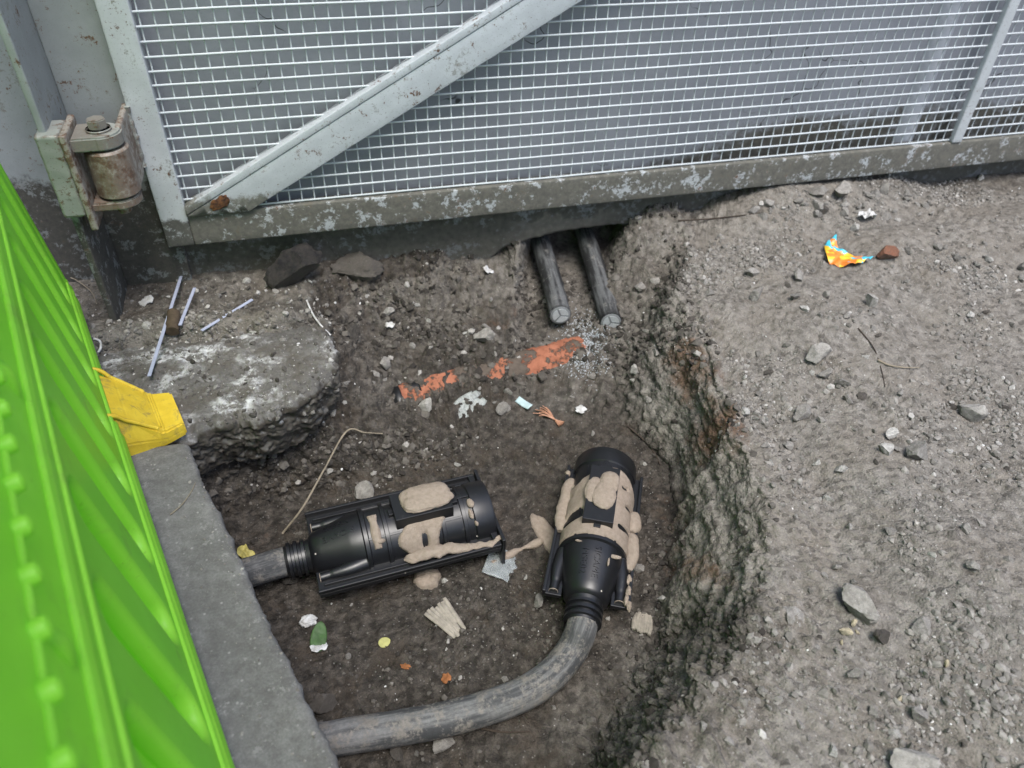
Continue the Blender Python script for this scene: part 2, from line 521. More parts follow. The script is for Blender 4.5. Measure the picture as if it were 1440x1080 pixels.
M['stone_cream'] = mat_stone('stone_cream', (0.52, 0.45, 0.30), (0.60, 0.52, 0.36))
M['asphalt'] = mat_stone('asphalt_lump', (0.012, 0.012, 0.013), (0.020, 0.020, 0.021))
M['brick'] = mat_stone('brick_red', (0.17, 0.075, 0.05), (0.22, 0.10, 0.06))
M['wall'] = mat_wall()
M['slab'] = mat_concrete('slab_concrete', (0.235, 0.232, 0.222), stain=.8)
M['footing'] = mat_concrete('footing_concrete', (0.175, 0.168, 0.155), white=0.9, wlo=.57)
M['bare'] = mat_concrete('bare_render', (0.30, 0.28, 0.25))
M['paint'] = mat_paint('gate_paint', (0.43, 0.46, 0.475), dirt_z=0.118, soft=0.02, speck=0.85, rust=0.10)
M['brace'] = mat_paint('brace_paint', (0.43, 0.465, 0.49), dirt_z=0.165, soft=0.03, speck=0.85, rust=0.10, dirt=(0.105, 0.103, 0.085))
M['rail'] = mat_paint('rail_paint', (0.42, 0.45, 0.465), dirt_z=0.30, soft=0.2, speck=0.8, rust=0.14, dirt=(0.088, 0.083, 0.066), flake=0.9)
M['wire'] = mat_paint('wire_paint', (0.50, 0.54, 0.56), dirt_z=0.0, soft=0.03, speck=0.25, rust=0.0)
M['post'] = mat_paint('post_paint', (0.25, 0.272, 0.275), dirt_z=0.19, soft=0.045, speck=0.8, rust=0.14, dirt=(0.045, 0.041, 0.033))
M['hinge'] = mat_paint('hinge_paint', (0.27, 0.285, 0.265), dirt_z=-1, soft=0.05, speck=1.0, rust=0.22, rough=0.33, wear=.45)
M['hinge_rust'] = mat_paint('hinge_rust', (0.27, 0.25, 0.22), dirt_z=-1, soft=0.05, speck=1.0, rust=0.50, rough=0.42, wear=.60)
M['pipe'] = mat_paint('downpipe_paint', (0.40, 0.42, 0.46), dirt_z=0.06, soft=0.06, speck=0.5)


def mat_green():
    n = NT('lime_plastic')
    c = n.mix(n.ramp(n.noise(12, 3, 0.5), 0.3, 0.7), (0.42, 0.86, 0.085), (0.46, 0.90, 0.10))
    c = n.mix(n.math('MULTIPLY', n.ramp(n.noise(70, 5, 0.7), 0.64, 0.74), 0.35), c, (0.10, 0.25, 0.03))
    c = n.mix(n.math('MULTIPLY', n.ramp(n.noise(9, 6, 0.75), 0.52, 0.72), 0.30), c, (0.26, 0.36, 0.12))
    c = n.mix(n.math('MULTIPLY', n.ramp(n.noise(240, 3, 0.7), 0.68, 0.74), 0.5), c, (0.10, 0.16, 0.05))
    n.fin(c, 0.38, spec=0.45)
    n.bump(n.noise(160, 3, 0.6), 0.08, 0.001)
    tr = n.node('ShaderNodeBsdfTranslucent'); n.link(c, tr.inputs[0])
    mx = n.node('ShaderNodeMixShader'); mx.inputs[0].default_value = 0.52
    n.t.links.new(n.b.outputs[0], mx.inputs[1]); n.t.links.new(tr.outputs[0], mx.inputs[2])
    n.t.links.new(mx.outputs[0], n.out.inputs[0])
    return n.m


M['green'] = mat_green()


def mat_yellow():
    n = NT('yellow_plastic')
    c = n.mix(n.ramp(n.noise(30, 4, 0.6), 0.3, 0.7), (0.55, 0.38, 0.025), (0.66, 0.48, 0.04))
    sm = n.ramp(n.noise(38, 7, 0.82, dist=0.8), 0.50, 0.68)
    c = n.mix(n.math('MULTIPLY', sm, 0.7), c, (0.16, 0.13, 0.07))
    n.bump(n.noise(140, 5, 0.7), 0.35, 0.001)
    return n.fin(c, 0.6, spec=0.35)


M['yellow'] = mat_yellow()


def mat_black():
    n = NT('black_plastic')
    f = n.noise(90, 5, 0.7)
    c = n.mix(n.ramp(f, 0.62, 0.75), (0.0075, 0.0080, 0.0095), (0.035, 0.033, 0.032))
    vor = n.node('ShaderNodeTexVoronoi'); n.link(n.pos(), vor.inputs['Vector']); vor.inputs['Scale'].default_value = 60
    sp = n.math('MULTIPLY', n.ramp(n.xyz(vor.outputs['Color'])[0], 0.955, 0.965), n.ramp(vor.outputs['Distance'], 0.12, 0.07))
    c = n.mix(sp, c, (0.45, 0.42, 0.37))
    n.bump(n.noise(900, 2, 0.6), 0.06, 0.0004)
    return n.fin(c, n.math('ADD', 0.30, n.math('MULTIPLY', f, 0.16)), spec=0.55)


M['black'] = mat_black()
M['resin'] = simple('beige_resin', (0.335, 0.278, 0.225), 0.62, 0.09, 150, 0.9, 0.0028, 0.3, col2=(0.265, 0.215, 0.168))


def mat_cable(name, a, b, streak, mud=0.5):
    n = NT(name)
    v = n.attr('along')
    cb = n.node('ShaderNodeCombineXYZ'); n.link(n.math('MULTIPLY', v, 5.0), cb.inputs[0]); n.link(n.math('MULTIPLY', n.attr('round'), 3.2), cb.inputs[1])
    s1 = n.noise(1.6, 5, 0.65, vec=cb.outputs[0]); m1 = n.noise(38, 6, 0.7); m2 = n.noise(200, 4, 0.7)
    c = n.mix(n.ramp(s1, 0.42, 0.62), a, b)
    c = n.mix(n.ramp(n.math('ADD', n.math('MULTIPLY', m1, 0.7), n.math('MULTIPLY', m2, 0.3)), 0.60 - mud * 0.25, 0.72 - mud * 0.25), c, streak)
    c = n.mix(n.ramp(m2, 0.35, 0.7), n.mix(0.3, c, (0.03, 0.028, 0.025)), c)
    n.bump(n.math('ADD', m1, n.math('MULTIPLY', m2, 0.4)), 0.5, 0.002)
    return n.fin(c, 0.72, spec=0.35)


M['cable'] = mat_cable('muddy_sheath', (0.05, 0.053, 0.056), (0.17, 0.172, 0.170), (0.185, 0.172, 0.152), 0.50)
M['old_cable'] = mat_cable('old_cable_sheath', (0.018, 0.019, 0.021), (0.12, 0.125, 0.128), (0.17, 0.165, 0.155), 0.22)
M['core'] = simple('cut_core_metal', (0.40, 0.42, 0.43), 0.45, 0.1, 200, 0.4, 0.0006, 0.5)
M['core_gap'] = simple('core_insulation', (0.20, 0.21, 0.215), 0.7, 0.1, 90, 0.2)
M['clay'] = simple('terracotta', (0.36, 0.125, 0.066), 0.85, 0.14, 45, 0.5, 0.002, 0.2)
def mat_terracotta():
    n = NT('dusty_terracotta')
    c = n.mix(n.ramp(n.noise(45, 5, .65), .3, .7), (0.27, 0.105, 0.062), (0.38, 0.155, 0.095))
    c = n.mix(n.math('MULTIPLY', n.ramp(n.noise(13, 7, .72), .50, .54), .95), c, n.mix(n.noise(90, 4, .7), (0.05, 0.043, 0.035), (0.14, 0.125, 0.105)))
    n.bump(n.math('ADD', n.noise(160, 5, .7), n.ramp(n.noise(13, 7, .72), .50, .54)), .8, .005)
    return n.fin(c, .9, spec=.15)


M['clay'] = mat_terracotta()
M['tie'] = simple('pale_blue_plastic', (0.36, 0.39, 0.50), 0.5, 0.08, 60, 0.1)
M['white'] = simple('white_scrap', (0.56, 0.57, 0.57), 0.7, 0.08, 80, 0.3, col2=(0.34, 0.33, 0.31))
M['foil'] = simple('silver_foil', (0.50, 0.53, 0.55), 0.35, 0.2, 120, 0.4, spec=0.7)
M['filings'] = simple('pale_filings', (0.42, 0.45, 0.48), 0.7, 0.1, 80, 0.1)
M['wood'] = simple('splintered_wood', (0.31, 0.28, 0.23), 0.85, 0.16, 90, 0.7, 0.0015)
M['wood_grey'] = simple('weathered_wood', (0.36, 0.38, 0.365), 0.8, 0.25, 150, 0.7, 0.0015)
M['cork'] = simple('brown_wood', (0.085, 0.062, 0.040), 0.85, 0.2, 60, 0.5)
M['twig'] = simple('dry_twig', (0.27, 0.23, 0.17), 0.85, 0.15, 80, 0.4)
M['twig_dark'] = simple('dark_root', (0.055, 0.042, 0.032), 0.9, 0.15, 80, 0.4)
M['leaf'] = simple('green_leaf', (0.055, 0.115, 0.035), 0.5, 0.2, 90, 0.4)
M['leaf_pale'] = simple('pale_leaf', (0.38, 0.37, 0.13), 0.6, 0.12, 90, 0.3)
M['leaf_rust'] = simple('rust_leaf', (0.30, 0.12, 0.045), 0.7, 0.2, 90, 0.3)
M['tape'] = simple('yellow_tape', (0.48, 0.42, 0.13), 0.5, 0.2, 60, 0.3)
M['copper'] = simple('copper_wire', (0.46, 0.24, 0.15), 0.4, 0.1, 90, 0.2, spec=0.6)
M['turquoise'] = simple('pale_turquoise', (0.42, 0.54, 0.56), 0.6, 0.08, 90, 0.2)
M['tar'] = simple('black_tar', (0.010, 0.010, 0.011), 0.35, 0.2, 60, 0.5, spec=0.5)


def mat_wrapper():
    n = NT('sweet_wrapper')
    vor = n.node('ShaderNodeTexVoronoi'); n.link(n.pos(), vor.inputs['Vector']); vor.inputs['Scale'].default_value = 60
    r = n.xyz(vor.outputs['Color'])[0]
    c = n.mix(n.ramp(r, 0.36, 0.38), (0.66, 0.20, 0.03), (0.74, 0.46, 0.03))
    z = n.xyz(n.pos())[1]
    c = n.mix(n.ramp(n.math('ADD', r, n.math('MULTIPLY', z, 14.0)), 0.80, 0.82), c, (0.06, 0.44, 0.60))
    return n.fin(c, 0.35, spec=0.5)


M['wrapper'] = mat_wrapper()


def mat_clear():
    n = NT('clear_film')
    n.fin((0.42, 0.46, 0.47), 0.2, spec=0.7)
    n.b.inputs['Alpha'].default_value = 0.34
    n.bump(n.noise(120, 4, 0.6), 0.5, 0.002)
    return n.m


M['film'] = mat_clear()

YG = 1.51          # front face of the gate
YW = 1.56          # face of the wall

# ------------------------------------------------------------------ ground: one sheet, polar about the pit
CX, CY = 0.22, 0.80
TWO = 2 * math.pi


def w3(px, py, z, dx=0.0, dy=0.0):
    p = at_z(px, py, z); return (p[0] + dx, p[1] + dy, z)


RIM = [w3(255, 640, -.09, -.05), w3(335, 800, -.09, -.05), w3(430, 1000, -.09, -.05), w3(475, 1080, -.09, -.05),
       (-.05, .28, -.09), (.02, .17, -.06), (.12, .12, -.01), (.20, .17, 0),
       w3(880, 1090, 0), w3(940, 1035, 0), w3(1000, 970, 0), w3(1040, 910, 0), w3(1060, 850, 0), w3(1058, 770, 0), w3(1045, 690, 0),
       w3(1008, 610, .0), w3(985, 545, .0), w3(965, 470, .0), w3(952, 400, .0), (.835, 1.44, -.01),
       (.84, 1.62, .03), (.80, 1.80, .07), (.62, 1.87, .07), (.48, 1.80, .06), (.455, 1.60, -.0), (.44, 1.52, -.045),
       w3(600, 366, -.045, 0, .02), w3(500, 380, -.045, 0, .02), w3(462, 420, -.06), w3(462, 470, -.07), w3(455, 515, -.08, -.01, .01),
       w3(425, 545, -.08, -.01, .02), w3(375, 575, -.08, -.01, .02), w3(300, 600, -.08, 0, .02)]
FLOOR = [w3(335, 745, -.22), w3(352, 810, -.22, -.04), w3(385, 890, -.22, -.05), w3(440, 990, -.22, -.05), w3(480, 1070, -.22, -.04),
         (.00, .36, -.22), (.06, .29, -.22), (.14, .26, -.22), (.22, .29, -.22), w3(820, 1060, -.22), w3(868, 985, -.22), w3(900, 930, -.22), w3(925, 860, -.22),
         w3(942, 790, -.22), w3(948, 720, -.21), w3(940, 655, -.20), w3(900, 610, -.19), w3(860, 585, -.185), w3(800, 575, -.185), w3(730, 585, -.19),
         w3(640, 620, -.2), w3(560, 660, -.215), w3(480, 690, -.22), w3(400, 705, -.22)]


def polar_table(pts, n):
    P = np.array(pts)
    a = np.arctan2(P[:, 1] - CY, P[:, 0] - CX) % TWO
    r = np.hypot(P[:, 0] - CX, P[:, 1] - CY)
    o = np.argsort(a); a, r, z = a[o], r[o], P[o, 2]
    a3 = np.concatenate([a - TWO, a, a + TWO]); r3 = np.tile(r, 3); z3 = np.tile(z, 3)
    th = np.linspace(0, TWO, n, endpoint=False)
    return th, np.interp(th, a3, r3), np.interp(th, a3, z3)


NA = 1500
th, RR, RZ = polar_table(RIM, NA)
_, FR, FZ = polar_table(FLOOR, NA)


def smooth_periodic(a, k):
    ker = np.hanning(k + 2)[1:-1]; ker /= ker.sum()
    return np.convolve(np.concatenate([a[-k:], a, a[:k]]), ker, 'same')[k:-k]


RR = smooth_periodic(RR, 15); FR = smooth_periodic(FR, 45); RZ = smooth_periodic(RZ, 15); FZ = smooth_periodic(FZ, 45)
ct, st = np.cos(th), np.sin(th)
# ragged rim and floor edge
edge = np.stack([ct * 3, st * 3, np.zeros(NA)], -1)
RR = RR + 0.016 * fbm(edge, 3.2, 4, 0.6) + 0.006 * fbm(edge, 20, 3)
FR = FR + 0.028 * fbm(edge, 2.1, 4, 0.6, 5.0)
RR = RR + .036 * smooth_periodic(sstep(-.9, -.5, np.where(th > np.pi, th - TWO, th)) * (1 - sstep(.45, .8, np.where(th > np.pi, th - TWO, th))), 31)
FR = np.minimum(FR, RR - 0.012)

SLAB_E = [at_z(*p, 0.0) for p in ((262, 617), (303, 710), (345, 800), (392, 900), (440, 1000), (480, 1080))]
SLAB_E = [(p[0], p[1]) for p in SLAB_E] + [(-.03, .33), (.06, .05), (.12, -.15)]
_se = np.array(SLAB_E)[::-1]


def slab_x(y):
    return np.interp(y, _se[:, 1], _se[:, 0])


LEDGE = np.array([at_z(*p, -.01)[:2] for p in ((118, 425), (250, 398), (380, 402), (452, 425), (471, 462), (473, 500), (462, 528), (436, 556), (385, 582), (320, 596), (262, 612), (215, 634), (120, 650))])


def in_poly(x, y, P):
    ins = np.zeros(x.shape, bool)
    j = len(P) - 1
    for i in range(len(P)):
        c = ((P[i, 1] > y) != (P[j, 1] > y)) & (x < (P[j, 0] - P[i, 0]) * (y - P[i, 1]) / (P[j, 1] - P[i, 1] + 1e-12) + P[i, 0])
        ins ^= c; j = i
    return ins


def dist_poly(x, y, P, closed=True):
    d = np.full(x.shape, 9.0)
    n = len(P)
    for i in range(n if closed else n - 1):
        a, b = P[i], P[(i + 1) % n]
        ab = b - a; t = np.clip(((x - a[0]) * ab[0] + (y - a[1]) * ab[1]) / (ab @ ab), 0, 1)
        d = np.minimum(d, np.hypot(x - a[0] - t * ab[0], y - a[1] - t * ab[1]))
    return d


def ground_z(x, y):
    p = np.stack([x, y, np.zeros_like(x)], -1)
    right = sstep(.45, .8, x)
    z = 0.042 * fbm(p, 2.3, 3) * (0.3 + 0.7 * right) + 0.013 * fbm(p, 9, 3, 0.55, 3.1) * (0.4 + .6 * right)
    z = z - 0.04 * sstep(1.30, 1.46, y) * (1 - sstep(.75, 1.0, x))                    # lower along the foot of the wall
    z = z + (.055 * sstep(.85, 1.1, x) * (1 - sstep(1.42, 1.6, x)) - .01) * sstep(1.36, 1.52, y) * right
    q = at_z(1420, 320, .03); z = z + 0.055 * np.exp(-(((x - q[0]) / .30) ** 2 + ((y - q[1]) / .14) ** 2))
    q = at_z(1430, 880, .02); z = z + 0.05 * np.exp(-(((x - q[0]) / .12) ** 2 + ((y - q[1]) / .30) ** 2))
    q = at_z(1120, 640, .0); z = z - 0.022 * np.exp(-(((x - q[0]) / .06) ** 2 + ((y - q[1]) / .22) ** 2))
    q = at_z(1160, 470, .0); z = z + 0.02 * np.exp(-(((x - q[0]) / .10) ** 2 + ((y - q[1]) / .10) ** 2))
    # below the slab and below the old footing
    s = sstep(0.0, 0.03, slab_x(y) - x) * (y < 1.06)
    z = np.where(s > 0, z * (1 - s) - 0.10 * s, z)
    ins = in_poly(x, y, LEDGE); dl = dist_poly(x, y, LEDGE)
    s2 = np.where(ins, sstep(0.0, 0.04, dl), 0) * (1 - sstep(1.26, 1.36, y + .05 * fbm(p, 9, 3, .6, 7.7)))
    z = z * (1 - s2) - 0.09 * s2
    far = sstep(1.5, 4.0, np.hypot(x, y))
    return z * (1 - far)


NF, NW, NO = 105, 80, 215
rows_v, attr_t = [], []
tf = np.linspace(0.0, 1, NF, endpoint=False) ** 0.75
tw = np.linspace(0, 1, NW, endpoint=False)
go = (np.linspace(0, 1, NO))
X_, Y_, Z_, T_ = [], [], [], []
cav = sstep(.470, .52, CX + RR * ct) * (1 - sstep(.80, .84, CX + RR * ct)) * (CY + RR * st > 1.5)
cav = smooth_periodic(cav, 21)
backs = smooth_periodic(1.0 * ((CY + RR * st > 1.30) & (CX + RR * ct < .50) & (CX + RR * ct > .0)), 41)
rightw = sstep(-.9, -.5, np.where(th > np.pi, th - TWO, th)) * (1 - sstep(.45, .8, np.where(th > np.pi, th - TWO, th)))
for t in tf:
    X_.append(CX + t * FR * ct); Y_.append(CY + t * FR * st)
    Z_.append(FZ * t ** 3 + -.222 * (1 - t ** 3)); T_.append(np.full(NA, t - 1))
for t in tw:
    r = FR + (RR - FR) * t
    g0 = t * t * (3 - 2 * t) * .6 + t * .4
    gr = np.interp(t, [0, .2, .42, .58, .8, 1], [0, .30, .60, .70, .93, 1.0])
    gc = np.interp(t, [0, .3, .5, .8, 1], [0, .16, .17, .17, 1])
    gb = np.interp(t, [0, .35, .70, .80, 1], [0, .28, .48, .62, 1])
    g = g0 * (1 - rightw) + gr * rightw
    g = g * (1 - backs) + gb * backs
    g = g * (1 - cav) + gc * cav
    X_.append(CX + r * ct); Y_.append(CY + r * st); Z_.append(FZ + (RZ - FZ) * g); T_.append(np.full(NA, t))
for k, g in enumerate(go):
    r = RR + 1.0 * g + 5.0 * g ** 7 + 0.0
    x, y = CX + r * ct, CY + r * st
    zb = ground_z(x, y)
    bl = sstep(0, .10, r - RR)
    X_.append(x); Y_.append(y); Z_.append(RZ * (1 - bl) + zb * bl); T_.append(1 + (r - RR))
V = np.stack([np.array(X_), np.array(Y_), np.array(Z_)], -1)
T = np.array(T_)
NR = V.shape[0]
P = V.reshape(-1, 3)
Tf = T.ravel()
# grid normals
du = np.gradient(V, axis=0); dv = np.roll(V, -1, 1) - np.roll(V, 1, 1)
Nn = np.cross(du, dv); Nn /= np.linalg.norm(Nn, axis=2)[..., None] + 1e-12
Nn[Nn[..., 2] < -.2] *= -1
Nn[0] = (0, 0, 1)
Nf = Nn.reshape(-1, 3)
wallm = sstep(-.12, .15, Tf) * (1 - sstep(1.02, 1.10, Tf))
cavf = np.tile(cav, NR)
rimm = np.exp(-((Tf - 1.03) / .055) ** 2)
outm = sstep(1.0, 1.05, Tf)
backm = sstep(1.0, 1.2, P[:, 1]) * (1 - outm)
b1 = billow(P, 16, 4); b2 = billow(P, 55, 3, 4.0); n1 = fbm(P, 30, 4, .55); n2 = fbm(P, 120, 3, .6)
strata = fbm(P * np.array([1, 1, 3.5]), 20, 3, .6, 8.0)
rough_out = .45 + .55 * sstep(-.1, .25, fbm(P, 4.0, 3, .5, 21.0))
disp = wallm * (1 - .80 * np.tile(rightw, NR)) * (0.036 * (b1 - .25) + 0.020 * (b2 - .22) + .004 * n2) + wallm * 0.012 * (1 - .4 * np.tile(rightw, NR)) * strata + wallm * np.tile(rightw, NR) * (.016 * fbm(np.stack([Tf * 4.5, np.tile(th, NR) * 2.2, Tf * 0], -1), 1.0, 3, .5, 2.2) + .005 * fbm(np.stack([Tf * 9, np.tile(th, NR) * 6, Tf * 0], -1), 1.0, 3, .6, 6.2) + .006 * (b2 - .2)) \
    + (1 - wallm) * (1 - outm) * (0.010 * n1 + 0.006 * (b1 - .2) + 0.0035 * n2 + .004 * b2) \
    + outm * rough_out * (0.024 * (b2 - .2) + 0.012 * n1 + 0.006 * n2) \
    + rimm * np.tile(rightw, NR) * 0.034 * (b1 - .22) * sstep(.45, .75, P[:, 1])
bhole = (1 - 0.6 * cavf * wallm)
P = P + Nf * (disp * bhole)[:, None]
# keep soil out of the slab and behind the wall face
under = (P[:, 0] < slab_x(P[:, 1]) - .004) & (P[:, 1] < .99) & (Tf > .75)
P[:, 2] = np.where(under, np.minimum(P[:, 2], -.06), P[:, 2])
soil_me = mesh_np('soil', P, grid_faces(NR, NA, wrap_v=True))
fbig = fbm(P, 5, 3, .5, 31.0)
wet_shade = np.where(Tf < 0, .92, np.where(Tf < 1, .86 - .32 * Tf, np.clip(.54 - 4.5 * (Tf - 1), 0.06, 1)))
wet_shade = wet_shade - backm * .22 * sstep(.15, .5, P[:, 0]) + .18 * fbig
wet_shade = wet_shade - .85 * np.tile(rightw, NR) * sstep(-.1, .3, Tf) * (Tf < 1.4)
wet_shade = wet_shade + .45 * sstep(.08, -.12, P[:, 0]) * (Tf < 1)
wet_shade = wet_shade + .50 * np.tile(rightw, NR) * np.exp(-((Tf - .42 - .12 * fbm(P, 4, 2)) / .10) ** 2)
qd = at_z(1110, 690, 0); wet_shade = wet_shade + .55 * np.exp(-(((P[:, 0] - qd[0]) / .04) ** 2 + ((P[:, 1] - qd[1]) / .05) ** 2))
wet_shade = wet_shade + .48 * sstep(1.22, 1.40, P[:, 1]) * sstep(.45, .30, P[:, 0]) * (Tf > .9)
wet_shade = wet_shade + .45 * sstep(1.42, 1.5, P[:, 1]) * sstep(1.2, 1.45, P[:, 0])  # soil colour darkened to paint the shade in the gap under the gate rail
for (px, py, sx, sy) in ((830, 1000, .10, .10), (900, 900, .06, .12)):
    q = at_z(px, py, -.2); wet_shade = wet_shade - .30 * np.exp(-(((P[:, 0] - q[0]) / sx) ** 2 + ((P[:, 1] - q[1]) / sy) ** 2))
clay = np.zeros(len(P))
for (px, py, z, sx, sy, a) in ((960, 560, -.12, .05, .14, .75), (1000, 640, -.1, .04, .10, .8), (985, 790, -.1, .03, .16, .6), (700, 440, -.1, .12, .08, .45), (340, 690, -.1, .05, .05, .4), (945, 700, -.16, .05, .12, .45)):
    q = at_z(px, py, z); clay = np.maximum(clay, a * np.exp(-(((P[:, 0] - q[0]) / sx) ** 2 + ((P[:, 1] - q[1]) / sy) ** 2)))
clay = clay * (Tf < 1.03)
lime = np.zeros(len(P))
for (px, py, z, sx, sy, a) in ((1130, 980, 0, .12, .10, .50), (1150, 800, 0, .05, .12, .34), (985, 310, 0, .12, .05, .3), (822, 480, -.13, .03, .05, .42), (960, 590, -.05, .03, .04, .45)):
    q = at_z(px, py, z); lime = np.maximum(lime, a * np.exp(-(((P[:, 0] - q[0]) / sx) ** 2 + ((P[:, 1] - q[1]) / sy) ** 2)))
for nm, a in (('wet', wet_shade), ('clay', clay), ('lime', lime)):
    at_ = soil_me.attributes.new(nm, 'FLOAT', 'POINT'); at_.data.foreach_set('value', a.astype(np.float32))
ground = obj('ground', soil_me, M['soil'], kind='structure')

# ------------------------------------------------------------------ old concrete footing (rough lump at the upper left)
def lump_from_outline(poly, top_fn, depth, na=520, nt=110, ns=46, rnd=0.014, amp=0.020, seedoff=0.0, under=0.03):
    Pp = np.array(poly)
    seg = np.linalg.norm(np.roll(Pp, -1, 0) - Pp, axis=1); cum = np.concatenate([[0], np.cumsum(seg)])
    s = np.linspace(0, cum[-1], na, endpoint=False)
    Pc = np.vstack([Pp, Pp[:1]])
    ox = smooth_periodic(np.interp(s, cum, Pc[:, 0]), 7); oy = smooth_periodic(np.interp(s, cum, Pc[:, 1]), 7)
    jag = np.stack([ox, oy, ox * 0], -1)
    ox = ox + .030 * fbm(jag, 6, 2, .5, 14.0); oy = oy + .030 * fbm(jag, 6, 2, .5, 19.0)
    ox = ox + .020 * fbm(jag, 14, 4, .6, 4.0); oy = oy + .020 * fbm(jag, 14, 4, .6, 9.0)
    c = np.array([ox.mean(), oy.mean()])
    rows = []
    for t in np.linspace(0.0, 1, nt, endpoint=False):
        x, y = c[0] + (ox - c[0]) * t, c[1] + (oy - c[1]) * t
        d = (1 - t) * np.hypot(ox - c[0], oy - c[1])
        z = top_fn(x, y) - rnd * (1 - np.sqrt(np.clip(1 - (1 - np.minimum(d / rnd, 1)) ** 2, 0, 1)))
        rows.append(np.stack([x, y, z], -1))
    for t in np.linspace(0, 1, ns):
        k = 1 - under * t ** 1.5 / (np.hypot(ox - c[0], oy - c[1]))
        x, y = c[0] + (ox - c[0]) * k, c[1] + (oy - c[1]) * k
        rows.append(np.stack([x, y, top_fn(ox, oy) - rnd - (depth - rnd) * t], -1))
    V = np.array(rows)
    du = np.gradient(V, axis=0); dv = np.roll(V, -1, 1) - np.roll(V, 1, 1)
    N_ = np.cross(du, dv); N_ /= np.linalg.norm(N_, axis=2)[..., None] + 1e-12
    N_[0] = (0, 0, 1)
    if N_[nt // 2, :, 2].mean() < 0: N_ = -N_; N_[0] = (0, 0, 1)
    p = V.reshape(-1, 3)
    d = amp * (1.3 * (billow(p, 22, 4, seedoff) - .22) + .7 * fbm(p, 45, 4, .6, seedoff) + .35 * fbm(p, 140, 3, .6))
    d = d * np.where(np.arange(len(p)) < (nt - 8) * na, .45, .80)
    p = p + N_.reshape(-1, 3) * d[:, None]
    F = grid_faces(len(rows), na, wrap_v=True)[:, ::-1]
    return mesh_np('lump', p, F)


foot_me = lump_from_outline(LEDGE, lambda x, y: -.010 - .055 * sstep(1.20, 1.42, y), 0.11, under=.018)
footing = obj('concrete_footing', foot_me, M['footing'], label='rough old concrete footing with white-speckled top at the pit corner under the cable ties', cat='concrete footing')

# ------------------------------------------------------------------ smooth concrete slab along the left of the pit
_ys = np.concatenate([np.linspace(.985, .30, 150), np.linspace(.29, -.15, 20)])
edge_pts = np.stack([slab_x(_ys), _ys], -1)
edge_pts[:, 0] += .009 * fbm(np.stack([_ys * 0, _ys, _ys * 0], -1), 7, 5, .62) - .010 * np.clip(fbm(np.stack([_ys * 0 + 3, _ys, _ys * 0], -1), 22, 3, .5) - .25, 0, 1) + .002 * fbm(np.stack([_ys * 0, _ys, _ys * 0], -1), 60, 2)
rows = []
offs = [(-.80, .0), (-.5, 0), (-.3, 0), (-.2, 0), (-.14, 0), (-.10, 0), (-.07, 0), (-.05, 0), (-.035, 0), (-.022, 0), (-.013, -.0005), (-.006, -.002), (-.002, -.005), (0, -.011), (-.001, -.025), (-.003, -.045), (-.006, -.07), (-.012, -.095)]
for dx, dz in offs:
    rows.append(np.stack([edge_pts[:, 0] + dx, edge_pts[:, 1], np.full(len(edge_pts), dz)], -1))
Vs = np.array(rows); ps = Vs.reshape(-1, 3)
dsp = .0025 * fbm(ps, 20, 4, .6) + .002 * fbm(ps, 7, 2)
edm = np.tile(np.array([0] * 9 + [.3, .6, 1, 1.6, 2.2, 2.5, 2.5, 2.5, 2.5])[:, None], (1, len(edge_pts))).ravel()
ps[:, 2] += dsp; ps[:, 0] += edm * .003 * fbm(ps, 45, 4, .65)
slab_me = mesh_np('slab', ps, grid_faces(len(offs), len(edge_pts))[:, ::-1])
bm = bmesh.new(); bm.from_mesh(slab_me)
# back edge drops down to the soil
back = [e for e in bm.edges if e.is_boundary and all(v.co.y > .975 for v in e.verts)]
r = bmesh.ops.extrude_edge_only(bm, edges=back)
for g in r['geom']:
    if isinstance(g, bmesh.types.BMVert): g.co.z = -.1
bmesh.ops.recalc_face_normals(bm, faces=bm.faces)
for f_ in bm.faces: f_.smooth = True
bm.to_mesh(slab_me); bm.free()
slab = obj('concrete_slab', slab_me, M['slab'], label='flat grey concrete slab along the left side of the pit beside the green barrier', cat='concrete slab')

# ray casting on the finished ground for placing loose things
dg_v, dg_f = [], []
off = 0
for me in (soil_me, foot_me, slab_me):
    n = len(me.vertices); co = np.empty(n * 3, np.float32); me.vertices.foreach_get('co', co)
    dg_v.append(co.reshape(-1, 3))
BV = []
for me in (soil_me, foot_me, slab_me):
    me.calc_loop_triangles()
    tri = np.empty(len(me.loop_triangles) * 3, np.int32); me.loop_triangles.foreach_get('vertices', tri)
    co = np.empty(len(me.vertices) * 3, np.float32); me.vertices.foreach_get('co', co)
    BV.append(BVHTree.FromPolygons(co.reshape(-1, 3).tolist(), tri.reshape(-1, 3).tolist()))


def cast(o, d):
    best = None
    for b in BV:
        h = b.ray_cast(Vector(o), Vector(d))
        if h[0] is not None and (best is None or h[3] < best[3]): best = h
    return best


def spot(px, py):
    """ground point seen at a pixel of the photo"""
    h = cast(CAM_C, ray(px, py))
    if h is None:
        return Vector(at_z(px, py, 0)), Vector((0, 0, 1))
    n = h[1] if h[1].z > 0 else -h[1]
    return h[0], n


def gz(x, y, top=0.5):
    h = cast((x, y, top), (0, 0, -1))
    return h[0].z if h else 0.0


def px_size(px, loc):
    """length in metres of px photo pixels at a place"""
    d = np.dot(np.array(loc) - CAM_C, CAM_M[:, 2])
    return px * d / FPX


# ------------------------------------------------------------------ wall behind the gate
def wall_bottom(x):
    pts = [(-2.0, -.12), (.20, -.12), (.36, -.10), (.43, -.052), (.50, -.040), (.56, -.030), (.66, -.027), (.74, -.030), (.80, -.034), (.84, -.12), (4, -.12)]
    a = np.array(pts)
    return np.interp(x, a[:, 0], a[:, 1])


